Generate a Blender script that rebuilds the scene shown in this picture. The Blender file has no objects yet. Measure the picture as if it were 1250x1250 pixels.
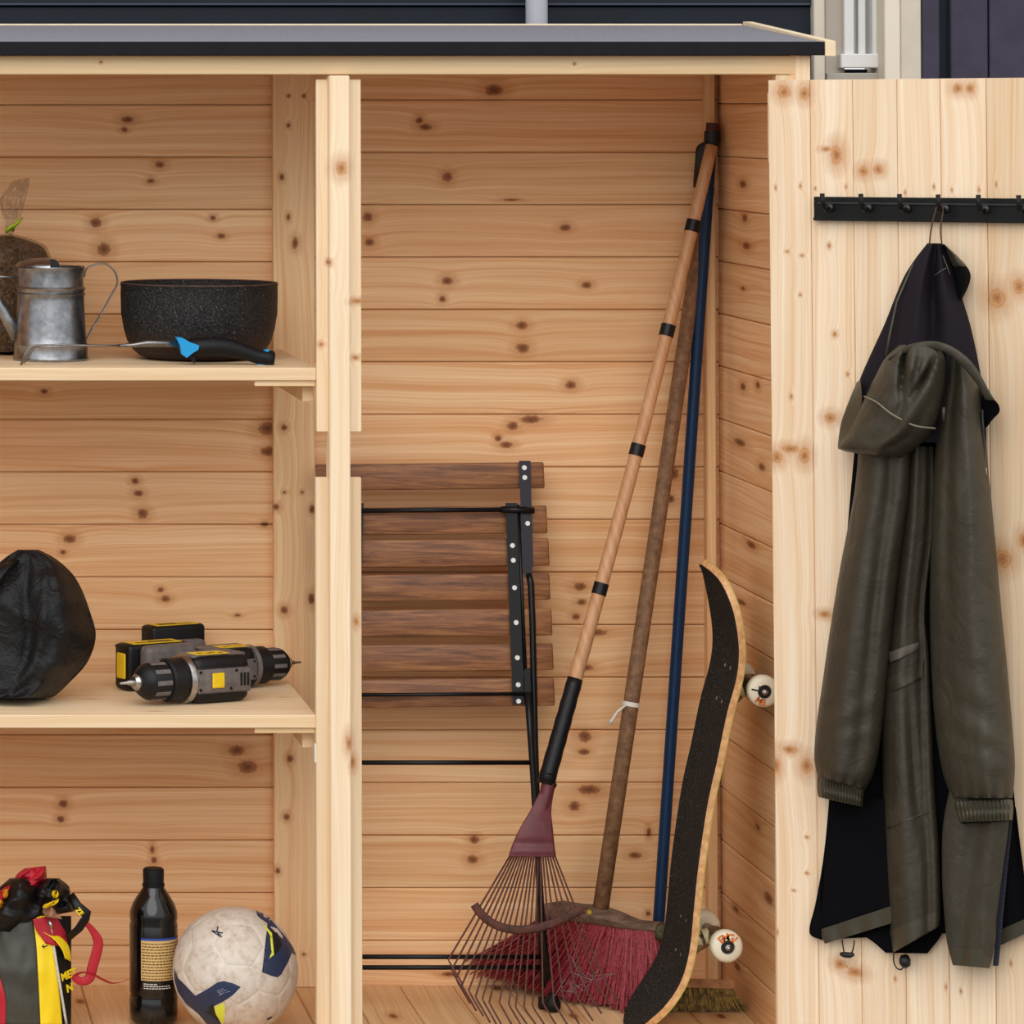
import bpy, bmesh, math, random
from mathutils import Vector, Matrix, noise
R = math.radians
scene = bpy.context.scene
col = scene.collection
random.seed(7)

# ------------------------------------------------------------------ camera
FPX, CAMY, CAMZ, PITCH = 4921.0, -7.4, 1.613, R(1.0)
PPX, PPY = -220.0, 125.0 - FPX * math.tan(PITCH)
cd = bpy.data.cameras.new('camera'); cam = bpy.data.objects.new('camera', cd); col.objects.link(cam)
cam.location = (0, CAMY, CAMZ); cam.rotation_euler = (R(90) + PITCH, 0, 0)
cd.sensor_width = 36; cd.lens = FPX / 1250 * 36
cd.shift_x = (625 - PPX) / 1250; cd.shift_y = (PPY - 625) / 1250
cd.clip_start = .1; cd.clip_end = 200
scene.camera = cam

# ------------------------------------------------------------------ light: overcast sky, weak veiled sun
w = bpy.data.worlds.new('overcast'); scene.world = w; w.use_nodes = True
bg = w.node_tree.nodes['Background']; bg.inputs[1].default_value = 1.12
_wt = w.node_tree; _tc = _wt.nodes.new('ShaderNodeTexCoord'); _sp = _wt.nodes.new('ShaderNodeSeparateXYZ'); _wt.links.new(_tc.outputs['Generated'], _sp.inputs[0])
_cr = _wt.nodes.new('ShaderNodeValToRGB'); _wt.links.new(_sp.outputs[2], _cr.inputs[0]); _wt.links.new(_cr.outputs[0], bg.inputs[0])
_cr.color_ramp.elements[0].color = (.76, .79, .82, 1); _cr.color_ramp.elements[1].color = (.93, .965, 1, 1)      # overcast sky: zenith brighter than the horizon
sd = bpy.data.lights.new('veiled_sun', 'SUN'); sd.energy = 1.0; sd.angle = R(50); sd.color = (1, .95, .88)
so = bpy.data.objects.new('veiled_sun', sd); col.objects.link(so)
so.rotation_euler = Vector((.25, 1.0, -.7)).to_track_quat('-Z', 'Y').to_euler(); so.location = (0, -6, 6)
scene.view_settings.view_transform = 'Standard'; scene.view_settings.look = 'None'
scene.view_settings.gamma = 1; scene.view_settings.use_curve_mapping = False
scene.view_settings.exposure = 0.27

# ------------------------------------------------------------------ measuring: photo pixel -> ray -> plane
CO = Vector((0, CAMY, CAMZ))
FW = Vector((0, math.cos(PITCH), math.sin(PITCH))); UP = Vector((0, -math.sin(PITCH), math.cos(PITCH)))
def ray(px, py): return Vector(((px - PPX) / FPX, 0, 0)) + UP * (-(py - PPY) / FPX) + FW
def PF(p0, n):
    p0 = Vector(p0); n = Vector(n).normalized()
    def f(px, py, d=0.0):
        r = ray(px, py); t = (p0 + n * d - CO).dot(n) / r.dot(n)
        return CO + r * t
    return f
def PY(y): return PF((0, y, 0), (0, -1, 0))
def at(px, py, y): return PY(y)(px, py)
def SC(y): return FPX / (y - CAMY)

# ------------------------------------------------------------------ mesh helpers
def thing(name, label, cat, loc=(0, 0, 0), group=None):
    o = bpy.data.objects.new(name, None); col.objects.link(o); o.location = loc; o.empty_display_size = .05
    o['label'] = label; o['category'] = cat
    if group: o['group'] = group
    return o
def structure(name, loc=(0, 0, 0), label=None):
    o = bpy.data.objects.new(name, None); col.objects.link(o); o.location = loc; o['kind'] = 'structure'
    if label: o['label'] = label
    return o
def off(o):
    v = Vector((0, 0, 0))
    while o is not None: v = v + Vector(o.location); o = o.parent
    return v
def mk(name, vs, fs, mat, parent=None, smooth=False, local=False, auto=None):
    me = bpy.data.meshes.new(name)
    p = off(parent) if (parent is not None and not local) else Vector((0, 0, 0))
    me.from_pydata([tuple(Vector(v) - p) for v in vs], [], fs)
    bm = bmesh.new(); bm.from_mesh(me); bmesh.ops.recalc_face_normals(bm, faces=bm.faces); bm.to_mesh(me); bm.free()
    if mat is not None: me.materials.append(mat)
    if smooth:
        me.polygons.foreach_set('use_smooth', [True] * len(me.polygons))
        if auto: me.set_sharp_from_angle(angle=R(auto))
    me.update()
    o = bpy.data.objects.new(name, me); col.objects.link(o); o.parent = parent
    return o
def single(name, vs, fs, mat, label, cat, group=None, smooth=False, auto=None):
    o = mk(name, vs, fs, mat, None, smooth, auto=auto)
    o['label'] = label; o['category'] = cat
    if group: o['group'] = group
    return o
def join(*ms):
    V, F = [], []
    for vs, fs in ms:
        b = len(V); V += list(vs); F += [tuple(i + b for i in f) for f in fs]
    return V, F
def xf(m, M): return [M @ Vector(v) for v in m[0]], m[1]
def box(x0, x1, y0, y1, z0, z1, bev=0.0, seg=1):
    bm = bmesh.new(); bmesh.ops.create_cube(bm, size=1)
    for v in bm.verts:
        v.co = Vector(((x0 + x1) / 2 + v.co.x * (x1 - x0), (y0 + y1) / 2 + v.co.y * (y1 - y0), (z0 + z1) / 2 + v.co.z * (z1 - z0)))
    if bev > 0: bmesh.ops.bevel(bm, geom=list(bm.edges), offset=bev, segments=seg, affect='EDGES', profile=.5)
    bm.verts.index_update()
    r = [v.co.copy() for v in bm.verts], [tuple(v.index for v in f.verts) for f in bm.faces]
    bm.free(); return r
def prism(poly, h0, h1, axis='y'):
    """closed outline (a,b) extruded along axis"""
    n = len(poly); V = []
    for h in (h0, h1):
        for a, b in poly: V.append({'y': (a, h, b), 'x': (h, a, b), 'z': (a, b, h)}[axis])
    return [Vector(v) for v in V], [tuple(range(n)), tuple(range(2 * n - 1, n - 1, -1))] + [(i, (i + 1) % n, n + (i + 1) % n, n + i) for i in range(n)]
def frame_of(t, ref=None):
    t = t.normalized(); a = ref if ref is not None else (Vector((0, 0, 1)) if abs(t.z) < .9 else Vector((1, 0, 0)))
    x = a.cross(t)
    if x.length < 1e-6: x = Vector((0, 1, 0)).cross(t)
    x.normalize(); return x, t.cross(x)
def tube(pts, r, n=8, flat=1.0, caps=True, ref=None):
    pts = [Vector(p) for p in pts]; V, F = [], []; m = len(pts); px = None
    for i, p in enumerate(pts):
        t = (pts[min(i + 1, m - 1)] - pts[max(i - 1, 0)])
        if px is None: x, y = frame_of(t, ref)
        else:
            t = t.normalized(); x = (px - t * px.dot(t)).normalized(); y = t.cross(x)
        px = x; rr = r[i] if isinstance(r, (list, tuple)) else r
        for k in range(n):
            a = 2 * math.pi * k / n; V.append(p + x * (math.cos(a) * rr) + y * (math.sin(a) * rr * flat))
    for i in range(m - 1):
        for k in range(n): F.append((i * n + k, i * n + (k + 1) % n, (i + 1) * n + (k + 1) % n, (i + 1) * n + k))
    if caps: F += [tuple(range(n - 1, -1, -1)), tuple((m - 1) * n + k for k in range(n))]
    return V, F
def lathe(prof, n=32, c=(0, 0, 0), M=None):
    """profile of (radius, height) turned about z"""
    V, F = [], []; c = Vector(c)
    for r, h in prof:
        for k in range(n):
            a = 2 * math.pi * k / n; V.append(Vector((r * math.cos(a), r * math.sin(a), h)))
    m = len(prof)
    for i in range(m - 1):
        for k in range(n): F.append((i * n + k, i * n + (k + 1) % n, (i + 1) * n + (k + 1) % n, (i + 1) * n + k))
    if prof[0][0] > 1e-4: F.append(tuple(range(n - 1, -1, -1)))
    if prof[-1][0] > 1e-4: F.append(tuple((m - 1) * n + k for k in range(n)))
    if M is not None: V = [M @ v for v in V]
    return [v + c for v in V], F
def crom(P, s):
    n = len(P) - 1; u = min(max(s, 0), 1) * n; i = min(int(u), n - 1); t = u - i
    p0, p1, p2, p3 = P[max(i - 1, 0)], P[i], P[i + 1], P[min(i + 2, n)]
    return [.5 * (2 * b + (c - a) * t + (2 * a - 5 * b + 4 * c - d) * t * t + (3 * b - a - 3 * c + d) * t ** 3) for a, b, c, d in zip(p0, p1, p2, p3)]
def smooth_path(P, n): return [Vector(crom([tuple(p) for p in P], i / n)) for i in range(n + 1)]
def sheet(F, rows, dfun, nx=24, ny=36, back=0.0, wob=0.0, seed=0, zmin=None):
    """a filled cloth-like volume: rows of (xl,yl,xr,yr) measured in the photo, front at distance dfun(t,s) from plane F, back flat"""
    V, Fa = [], []
    for side in (0, 1):
        for i in range(ny + 1):
            s = i / ny; xl, yl, xr, yr = crom(rows, s)
            for j in range(nx + 1):
                t = j / nx; d = dfun(t, s) if side == 0 else (back(t, s) if callable(back) else back)
                if side == 0 and wob: d += wob * noise.noise(Vector((t * 5, s * 9, seed)))
                V.append(F(xl + (xr - xl) * t, yl + (yr - yl) * t, d))
    if zmin is not None:
        for v in V: v.z = max(v.z, zmin)
    N = (nx + 1) * (ny + 1); I = lambda i, j: i * (nx + 1) + j
    for i in range(ny):
        for j in range(nx):
            Fa.append((I(i, j), I(i, j + 1), I(i + 1, j + 1), I(i + 1, j)))
            Fa.append((N + I(i + 1, j), N + I(i + 1, j + 1), N + I(i, j + 1), N + I(i, j)))
    for i in range(ny):
        for j in (0, nx): Fa.append((I(i, j), I(i + 1, j), N + I(i + 1, j), N + I(i, j)))
    for j in range(nx):
        for i in (0, ny): Fa.append((I(i, j), I(i, j + 1), N + I(i, j + 1), N + I(i, j)))
    return V, Fa
def arch(t, p=.5): return max(0.0, 1 - (2 * t - 1) ** 2) ** p
def text_mesh(body, size, M, thick=.0004):
    cu = bpy.data.curves.new('lettering', 'FONT'); cu.body = body; cu.size = size; cu.align_x = 'CENTER'; cu.align_y = 'CENTER'; cu.extrude = thick
    cu.resolution_u = 2; cu.offset = size * .03
    o = bpy.data.objects.new('lettering', cu); col.objects.link(o)
    me = o.to_mesh(); V = [M @ v.co for v in me.vertices]; F = [tuple(p.vertices) for p in me.polygons]
    o.to_mesh_clear(); bpy.data.objects.remove(o); bpy.data.curves.remove(cu)
    return V, F

# ------------------------------------------------------------------ materials
def srgb(r, g, b):
    f = lambda c: (c / 255 / 12.92) if c <= 10 else ((c / 255 + .055) / 1.055) ** 2.4
    return (f(r), f(g), f(b), 1)
class NT:
    def __init__(s, name):
        s.m = bpy.data.materials.new(name); s.m.use_nodes = True; s.t = s.m.node_tree
        s.b = s.t.nodes['Principled BSDF']
    def n(s, kind, **kw):
        o = s.t.nodes.new(kind)
        for k, v in kw.items(): setattr(o, k, v)
        return o
    def put(s, sock, v):
        if hasattr(v, 'is_output') or isinstance(v, bpy.types.NodeSocket): s.t.links.new(v, sock)
        else: sock.default_value = v
    def math(s, op, a, b=0.0, c=0.0, clamp=False):
        o = s.n('ShaderNodeMath', operation=op, use_clamp=clamp)
        for i, v in enumerate((a, b, c)): s.put(o.inputs[i], v)
        return o.outputs[0]
    def vec(s, op, a, b=None, c=None):
        o = s.n('ShaderNodeVectorMath', operation=op); s.put(o.inputs[0], a)
        if b is not None: s.put(o.inputs[1], b)
        if c is not None: s.put(o.inputs[2], c)
        return o.outputs['Value' if op in ('DOT_PRODUCT', 'LENGTH') else 'Vector']
    def noise(s, v, scale, detail=3, rough=.55, dist=0.0):
        o = s.n('ShaderNodeTexNoise'); s.put(o.inputs['Vector'], v); o.inputs['Scale'].default_value = scale
        o.inputs['Detail'].default_value = detail; o.inputs['Roughness'].default_value = rough; o.inputs['Distortion'].default_value = dist
        return o.outputs['Fac']
    def ramp(s, f, stops, interp='LINEAR'):
        o = s.n('ShaderNodeValToRGB'); s.put(o.inputs[0], f); e = o.color_ramp.elements; o.color_ramp.interpolation = interp
        while len(e) < len(stops): e.new(.5)
        for el, (p, c) in zip(e, stops): el.position = p; el.color = c
        return o.outputs[0]
    def mix(s, f, a, b, mode='MIX'):
        o = s.n('ShaderNodeMix', data_type='RGBA', blend_type=mode); s.put(o.inputs[0], f); s.put(o.inputs[6], a); s.put(o.inputs[7], b)
        return o.outputs[2]
    def bump(s, h, strength, dist=.002):
        o = s.n('ShaderNodeBump'); o.inputs['Strength'].default_value = strength; o.inputs['Distance'].default_value = dist
        s.put(o.inputs['Height'], h); s.t.links.new(o.outputs[0], s.b.inputs['Normal'])
    def combine(s, x, y, z):
        o = s.n('ShaderNodeCombineXYZ')
        for i, v in enumerate((x, y, z)): s.put(o.inputs[i], v)
        return o.outputs[0]
def plain(name, c, rough=.5, metal=0.0, var=0.0, vscale=60, bump=0.0, bscale=200, c2=None, spec=.5, coat=0.0, alpha=1.0, sheen=0.0):
    t = NT(name); b = t.b
    b.inputs['Roughness'].default_value = rough; b.inputs['Metallic'].default_value = metal; b.inputs['Specular IOR Level'].default_value = spec
    b.inputs['Coat Weight'].default_value = coat; b.inputs['Alpha'].default_value = alpha; b.inputs['Sheen Weight'].default_value = sheen
    pos = t.n('ShaderNodeNewGeometry').outputs['Position']
    if c2 is not None or var > 0:
        f = t.noise(pos, vscale, 4, .6)
        d = c2 if c2 is not None else tuple(x * (1 - var) for x in c[:3]) + (1,)
        t.put(b.inputs['Base Color'], t.ramp(f, [(.35, d), (.65, c)]))
    else: b.inputs['Base Color'].default_value = c
    if bump: t.bump(t.noise(pos, bscale, 3, .6), bump, .002)
    return t.m
def pine(name, lng, crs, knots=(), tex_obj=None, light=srgb(250, 212, 166), dark=srgb(224, 160, 104), rough=.55, seedo=0.0, contrast=1.0, kd=1.0, kt=((160, 98, 54), (116, 66, 34), (90, 50, 26))):
    """pine board: grain runs along axis lng, knots = (l, c, rl, rc) in the two axes"""
    t = NT(name); ax = 'XYZ'; li, ci = ax.index(lng), ax.index(crs)
    if tex_obj is not None:
        tc = t.n('ShaderNodeTexCoord'); tc.object = tex_obj; pos = tc.outputs['Object']
    else: pos = t.n('ShaderNodeNewGeometry').outputs['Position']
    sep = t.n('ShaderNodeSeparateXYZ'); t.put(sep.inputs[0], pos)
    L, C = sep.outputs[li], sep.outputs[ci]; D = sep.outputs[3 - li - ci]
    rnd = t.n('ShaderNodeObjectInfo').outputs['Random']
    q = None
    for (l, c, rl, rc) in knots:
        s = [0, 0, 0]; o = [0, 0, 0]; s[li] = 1 / rl; s[ci] = 1 / rc; o[li] = -l / rl; o[ci] = -c / rc
        v = t.vec('MULTIPLY_ADD', pos, tuple(s), tuple(o)); k = t.vec('DOT_PRODUCT', v, v)
        q = k if q is None else t.math('MINIMUM', q, k)
    flow = t.noise(t.combine(t.math('MULTIPLY', L, 1.6), t.math('MULTIPLY', C, 9), t.math('MULTIPLY', rnd, 37 + seedo)), 1.0, 2, .5)
    ph = t.math('MULTIPLY_ADD', flow, .035, C)
    ph = t.math('MULTIPLY_ADD', D, .6, ph)
    if q is not None:
        w = t.math('DIVIDE', 1.0, t.math('MULTIPLY_ADD', q, .16, 1.0))
        ph = t.math('MULTIPLY_ADD', w, .013, ph)
    fine = t.noise(t.combine(t.math('MULTIPLY', L, 2.2), t.math('MULTIPLY', ph, 260), t.math('MULTIPLY', rnd, 91 + seedo)), 1.0, 2, .6)
    broad = t.noise(t.combine(t.math('MULTIPLY', L, 1.0), t.math('MULTIPLY', ph, 62), t.math('MULTIPLY', rnd, 53 + seedo)), 1.0, 3, .6)
    f = t.math('MULTIPLY_ADD', fine, .45, t.math('MULTIPLY', broad, .6))
    f = t.math('MULTIPLY_ADD', t.math('SUBTRACT', f, .52), 3.0 * contrast, .40, clamp=True)
    c = t.mix(f, light, dark)
    tone = t.math('MULTIPLY_ADD', rnd, .14, .90)
    c = t.mix(1.0, c, t.combine(tone, t.math('MULTIPLY_ADD', rnd, .17, .865), t.math('MULTIPLY_ADD', rnd, .22, .81)), 'MULTIPLY')
    if q is not None:
        wob = t.noise(t.vec('MULTIPLY', pos, (1, 1, 1)), 130, 3, .6)
        rq = t.math('SQRT', q)                                             # 1 at the knot's rim
        qn = t.math('MULTIPLY_ADD', t.math('SUBTRACT', wob, .5), .9, rq)
        halo = t.math('SUBTRACT', 1.0, t.math('MULTIPLY', qn, .36), clamp=True)
        c = t.mix(t.math('MULTIPLY', halo, .75), c, srgb(188, 120, 64))
        core = t.math('MULTIPLY', t.math('SUBTRACT', 1.12, qn), 2.4, clamp=True)
        ring = t.math('MULTIPLY_ADD', t.math('SINE', t.math('MULTIPLY', qn, 17)), .5, .5)
        kc = t.mix(ring, srgb(*kt[0]), srgb(*kt[1]))
        kc = t.mix(t.math('MULTIPLY', t.math('SUBTRACT', .55, qn), 2.5, clamp=True), kc, srgb(*kt[2]))
        c = t.mix(t.math('MULTIPLY', core, .88 * kd), c, kc)
    t.put(t.b.inputs['Base Color'], c); t.b.inputs['Roughness'].default_value = rough; t.b.inputs['Specular IOR Level'].default_value = .3
    t.bump(f, .12, .001)
    return t.m
# ================================================================== THE SHED (setting)
D = .55                                   # inner depth, back wall face at y = 0, front plane at y = -D
XR = 1.648; XL = -.30; PITCHB = .0961
FB = PY(0)
def kn(lst, F=FB, axes=(0, 2), M=None):
    out = []
    for k in lst:
        px, py, rx, ry = k; p = F(px, py); s = SC(p.y)
        if M is not None: p = M @ p
        out.append((p[axes[0]], p[axes[1]]) + ((ry / s, rx / s) if axes[0] == 2 else (rx / s, ry / s)))
    return out
kb_right = [(603, 110, 11, 7), (512, 147, 5, 4), (519, 155, 8, 4), (546, 216, 6, 6), (449, 265, 6, 6), (451, 296, 6, 5), (690, 278, 7, 4), (546, 343, 7, 5),
            (540, 365, 4, 4), (716, 348, 6, 4), (637, 397, 7, 5), (638, 425, 8, 6), (697, 470, 7, 5), (648, 512, 13, 5), (626, 520, 7, 5), (618, 543, 8, 4), (608, 535, 4, 4),
            (708, 716, 8, 5), (710, 735, 6, 4), (703, 753, 5, 4), (728, 772, 15, 4), (715, 815, 10, 4), (579, 1025, 6, 5), (577, 1049, 7, 5), (714, 899, 8, 7), (713, 918, 7, 4),
            (719, 964, 14, 6), (701, 984, 7, 6), (792, 1016, 3, 6), (775, 1044, 8, 4), (791, 1115, 3, 3), (822, 578, 6, 8), (819, 609, 4, 5), (804, 667, 5, 5), (548, 1189, 9, 3), (625, 244, 10, 1.3)]
kb_left = [(156, 146, 8, 4), (152, 158, 4, 3), (195, 201, 6, 4), (184, 221, 5, 3), (117, 272, 7, 6), (127, 304, 8, 8), (260, 266, 4, 3), (270, 288, 5, 3), (54, 478, 5, 3),
           (326, 523, 11, 8), (327, 551, 9, 6), (165, 587, 5, 4), (169, 602, 6, 4), (174, 627, 7, 6), (85, 658, 8, 5), (77, 674, 4, 3), (196, 720, 4, 3), (202, 731, 6, 4),
           (290, 751, 4, 2), (323, 640, 5, 3), (289, 916, 10, 6), (302, 936, 12, 8), (77, 981, 6, 5), (74, 1000, 5, 4), (186, 1037, 3, 5), (188, 1050, 4, 4)]
M_back = pine('pine_back', 'X', 'Z', kn(kb_right + kb_left))
EPS = .0015
def plank_mesh(name, L, W, T, mat, axis):
    """tongue-and-groove board: length along x, width along z, front face at y=0 looking to -y, chamfered long edges"""
    c = .0022; h = W / 2 - .0006
    poly = [(-h, T), (-h, c), (-h + c, 0), (h - c, 0), (h, c), (h, T)]
    n = len(poly); V = [Vector((x, y, z)) for x in (0, L) for z, y in poly]
    F = [tuple(range(n)), tuple(range(2 * n - 1, n - 1, -1))] + [(i, (i + 1) % n, n + (i + 1) % n, n + i) for i in range(n)]
    me = bpy.data.meshes.new(name); me.from_pydata([tuple(v) for v in V], [], F)
    bm = bmesh.new(); bm.from_mesh(me); bmesh.ops.recalc_face_normals(bm, faces=bm.faces); bm.to_mesh(me); bm.free()
    me.materials.append(mat); return me
def lay(parent, me, loc, rot=(0, 0, 0), name='plank'):
    o = bpy.data.objects.new(name, me); col.objects.link(o); o.parent = parent; o.location = loc; o.rotation_euler = rot; return o
wall_back = structure('wall_back')
zb = CAMZ - (122 - 125) / SC(0)           # a joint on the right bay
me_r = plank_mesh('plank', XR - .875, PITCHB, .019, M_back, 'X'); me_l = plank_mesh('plank', .872 - XL, PITCHB, .019, M_back, 'X')
for k in range(-17, 1):
    z = zb + (k + .5) * PITCHB
    lay(wall_back, me_r, (.875, 0, z)); lay(wall_back, me_l, (XL, 0, z - .009))
mk('backing', *box(XL - .02, XR + .02, .0192, .024, -.01, 1.70), plain('back_board', srgb(120, 88, 60), .8), wall_back)

# right side wall: boards run along y
ks_side = []
FS = PF((XR, 0, 0), (-1, 0, 0))
for (px, py, rx, ry) in [(907, 225, 16, 4), (909, 266, 12, 4), (911, 300, 18, 4), (907, 352, 10, 2), (925, 470, 10, 4), (907, 472, 12, 4), (903, 540, 26, 4), (930, 570, 14, 4),
                         (917, 665, 22, 4), (905, 735, 20, 3), (898, 1110, 16, 3), (938, 1096, 20, 6), (900, 1180, 14, 4), (925, 1010, 10, 3)]:
    p = FS(px, py); ks_side.append((p.y, p.z, rx / 700 * 1.2, ry / 700 * 1.2))
M_side = pine('pine_side', 'Y', 'Z', ks_side)
wall_right = structure('wall_right')
me_s = plank_mesh('plank', D, PITCHB, .019, M_side, 'Y')
for k in range(-17, 1): lay(wall_right, me_s, (XR, -.0005, 1.6105 + (k + .5) * PITCHB), (0, 0, R(-90)))
mk('backing', *box(XR + .0192, XR + .024, -D, .02, -.01, 1.69), bpy.data.materials['back_board'], wall_right)
wall_left = structure('wall_left')
me_s2 = plank_mesh('plank', D, PITCHB, .019, M_side, 'Y')
for k in range(-17, 1): lay(wall_left, me_s2, (XL, -D - .0005, 1.6105 + (k + .5) * PITCHB), (0, 0, R(90)))
# floor
kf = []
for (px, py, rx, ry) in [(606, 1206, 9, 3), (98, 1222, 8, 3), (250, 1235, 10, 3), (700, 1240, 9, 4), (480, 1240, 8, 4), (880, 1240, 12, 4)]:
    p = PF((0, 0, 0), (0, 0, 1))(px, py); kf.append((p.y, p.x, .02, .008))
M_floor = pine('pine_floor', 'Y', 'X', kf, light=srgb(240, 205, 160), dark=srgb(216, 164, 112))
floor = structure('floor')
me_f = plank_mesh('plank', D + .02, .097, .022, M_floor, 'Y')
for k in range(-7, 13):
    x = .478 + (k + .5) * .097
    if x - .05 < XL or x + .05 > XR + .001: continue
    lay(floor, me_f, (x, -D - .02, -.0005), (R(-90), 0, R(90)))
for x0, x1 in ((XL, .478 - 7 * .097 - .001), (.478 + 12 * .097 + .0005, XR)):
    if x1 - x0 > .004: mk('plank', *box(x0, x1, -D - .02, 0, -.022, -.0005, .001), M_floor, floor)
mk('sill', *box(XL - .02, XR + .04, -D - .04, -D - .021, -.12, .0, .002), M_floor, floor)

# battens and posts
M_post = pine('pine_post', 'Z', 'X', kn([(344, 216, 3, 4), (352, 153, 2.5, 2.5), (360, 297, 4, 7), (352, 265, 2.5, 4), (347, 522, 4, 4), (337, 619, 4, 4), (381, 622, 4, 5), (347, 745, 5, 5), (380, 731, 4, 7),
                                       (354, 926, 4, 5), (350, 997, 4, 4), (339, 1063, 3, 4), (352, 117, 2, 2), (371, 117, 2, 2), (347, 601, 2, 2), (369, 601, 2, 2), (371, 1165, 2, 2)], PY(-.02), (2, 0)),
              light=srgb(246, 212, 166), dark=srgb(222, 166, 112))
M_front = pine('pine_front', 'Z', 'X', kn([(437, 368, 8, 3), (435, 437, 4, 2.5), (431, 932, 4, 7), (424, 905, 4, 10), (393, 421, 3, 3), (401, 320, 2, 3), (436, 760, 3, 5), (415, 205, 7, 9)], PY(-D), (2, 0)), light=srgb(250, 230, 200), dark=srgb(232, 196, 152), contrast=.85, kd=.8, kt=((214, 156, 96), (184, 120, 66), (150, 92, 48)))
t1 = structure('trim_1'); mk('board', *box(*[at(x, 600, -.02).x for x in (334, 384.5)], -.02, -.0006, .0, 1.70, .001), M_post, t1)
mk('batten', *box(*[at(x, 600, -.03).x for x in (863, 875.0)], -.03, -.0006, .0, 1.70, .002), M_post, structure('trim_2'))
t3 = structure('trim_3')                  # post between the two door openings: narrow bar with a wide rebate board behind
xs = lambda a, y, q=600: at(a, q, y).x
mk('bar', *box(xs(403, -D - .018), xs(428, -D - .018), -D - .018, -D + .035, .0005, 1.6585, .002), M_front, t3)
mk('stop_board', *box(xs(387, -D + .012), xs(441.5, -D + .012), -D + .012, -D + .03, at(0, 527, -D + .012).z, at(0, 97, -D + .012).z, .0008), M_front, t3)
mk('stop_board', *box(xs(385.5, -D + .012), xs(441, -D + .012), -D + .012, -D + .03, .0005, at(0, 583, -D + .012).z, .0008), M_front, t3)
mk('catch', *box(xs(383, -D + .02), xs(386, -D + .02), -D + .014, -D + .03, at(0, 933, -D).z, at(0, 910, -D).z, .001), plain('white_plastic', srgb(235, 228, 214), .4), t3)
ztop, zlint = at(0, 68, -D).z, at(0, 91, -D).z
M_lint = pine('pine_lintel', 'X', 'Z', kn([(123, 76, 1.5, 1.5), (701, 78, 1.5, 1.5)], PY(-D)), light=srgb(245, 220, 180), dark=srgb(228, 186, 135), contrast=.7)
t4 = structure('trim_4'); mk('lintel', *box(XL - .02, xs(972.5, -D, 80), -D - .002, -D + .04, zlint, ztop, .0015), M_lint, t4)
t5 = structure('trim_5')                  # corner post and jamb
mk('corner_post', *box(xs(973, -D - .004), xs(991.5, -D - .004), -D - .004, -D + .03, -.05, ztop, .0015), M_front, t5)
mk('jamb', *box(xs(949, -D), xs(972.6, -D), -D, -D + .03, .0, zlint - .0006, .0015), M_front, t5)
t6 = structure('trim_6'); mk('corner_post', *box(XL - .04, XL, -D - .004, -D + .03, -.05, ztop, .0015), M_front, t6)
mk('side_cladding', *box(XR + .025, XR + .043, -D + .031, .02, -.05, 1.69, .002), pine('pine_outer', 'Y', 'Z', light=srgb(240, 211, 170)), wall_right)

# roof: slopes down to the front, felt on boards
YF = -D - .022; zf1 = at(0, 51.5, YF).z; zf0 = at(0, 67.5, YF).z; YBk = .03; zr = at(0, 31, YBk).z
XRF = at(1006, 60, YF).x; XLF = XL - .06
felt = NT('roof_felt'); fp = felt.n('ShaderNodeNewGeometry').outputs['Position']
felt.put(felt.b.inputs['Base Color'], felt.ramp(felt.noise(fp, 420, 2, .7), [(.3, srgb(96, 94, 100)), (.7, srgb(142, 139, 147))])); felt.b.inputs['Roughness'].default_value = .9
roof = structure('roof')
def slab(x0, x1, y0, z0a, z0b, y1, z1a, z1b): 
    return [Vector(v) for v in ((x0, y0, z0a), (x1, y0, z0a), (x1, y0, z0b), (x0, y0, z0b), (x0, y1, z1a), (x1, y1, z1a), (x1, y1, z1b), (x0, y1, z1b))], \
        [(0, 1, 2, 3), (7, 6, 5, 4), (0, 4, 5, 1), (1, 5, 6, 2), (2, 6, 7, 3), (3, 7, 4, 0)]
mk('deck', *slab(XLF, XRF, YF + .012, zf1 - .018, zf1 - .004, YBk, zr - .018, zr - .004), M_back, roof)
mk('felt', *slab(XLF, XRF, YF + .004, zf1 - .0035, zf1, YBk, zr - .0035, zr), felt.m, roof)
mk('drip_edge', *box(XLF, XRF, YF - .004, YF + .0035, zf0, zf1 + .001, .001), plain('black_edge', srgb(20, 19, 25), .6, spec=.2, var=.3, vscale=30), roof)
M_barge = plain('pale_batten', srgb(238, 214, 178), .6, var=.1, vscale=40)
mk('barge_board', *slab(XRF + .0005, XRF + .018, YF - .006, zf0 - .001, zf1 + .002, YBk, zr - .03, zr + .007), M_barge, roof)
mk('ridge_batten', *box(XLF, XRF, YBk + .0005, YBk + .02, zr - .03, zr + .003, .001), M_barge, roof)
mk('front_beam', *box(XL, XR, -D + .041, -D + .06, zlint + .01, ztop + .01), M_lint, roof)

# ------------------------------------------------------------------ shelves
def shelf(zpx, label, kl, front=-.53):
    z = at(0, zpx, front).z; xr = at(386, zpx, front).x; x0 = XL + .001
    root = thing('shelf', label, 'shelf', ((x0 + xr) / 2, front, z - .022), 'pine shelves of the left bay')
    ks = kn(kl, PF((0, 0, z), (0, 0, 1)), (0, 1))
    mat = pine('pine_shelf', 'X', 'Y', ks, light=srgb(248, 226, 192), dark=srgb(228, 188, 142), contrast=.9)
    V = box(x0, xr, front, -.0205, z - .022, z, .0012)
    mk('board', *V, mat, root)
    mk('cleat', *box(xr - .104, xr - .001, front + .006, -.0205, z - .0315, z - .0222, .0006), M_lint, root)
    mk('support', *box(xr - .02, xr - .001, front + .03, -.0205, z - .06, z - .0316, .0006), M_lint, root)
    return z
zs1 = shelf(449, 'upper pine shelf carrying the watering can and black pot', [(60, 445, 8, 2)])
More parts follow.
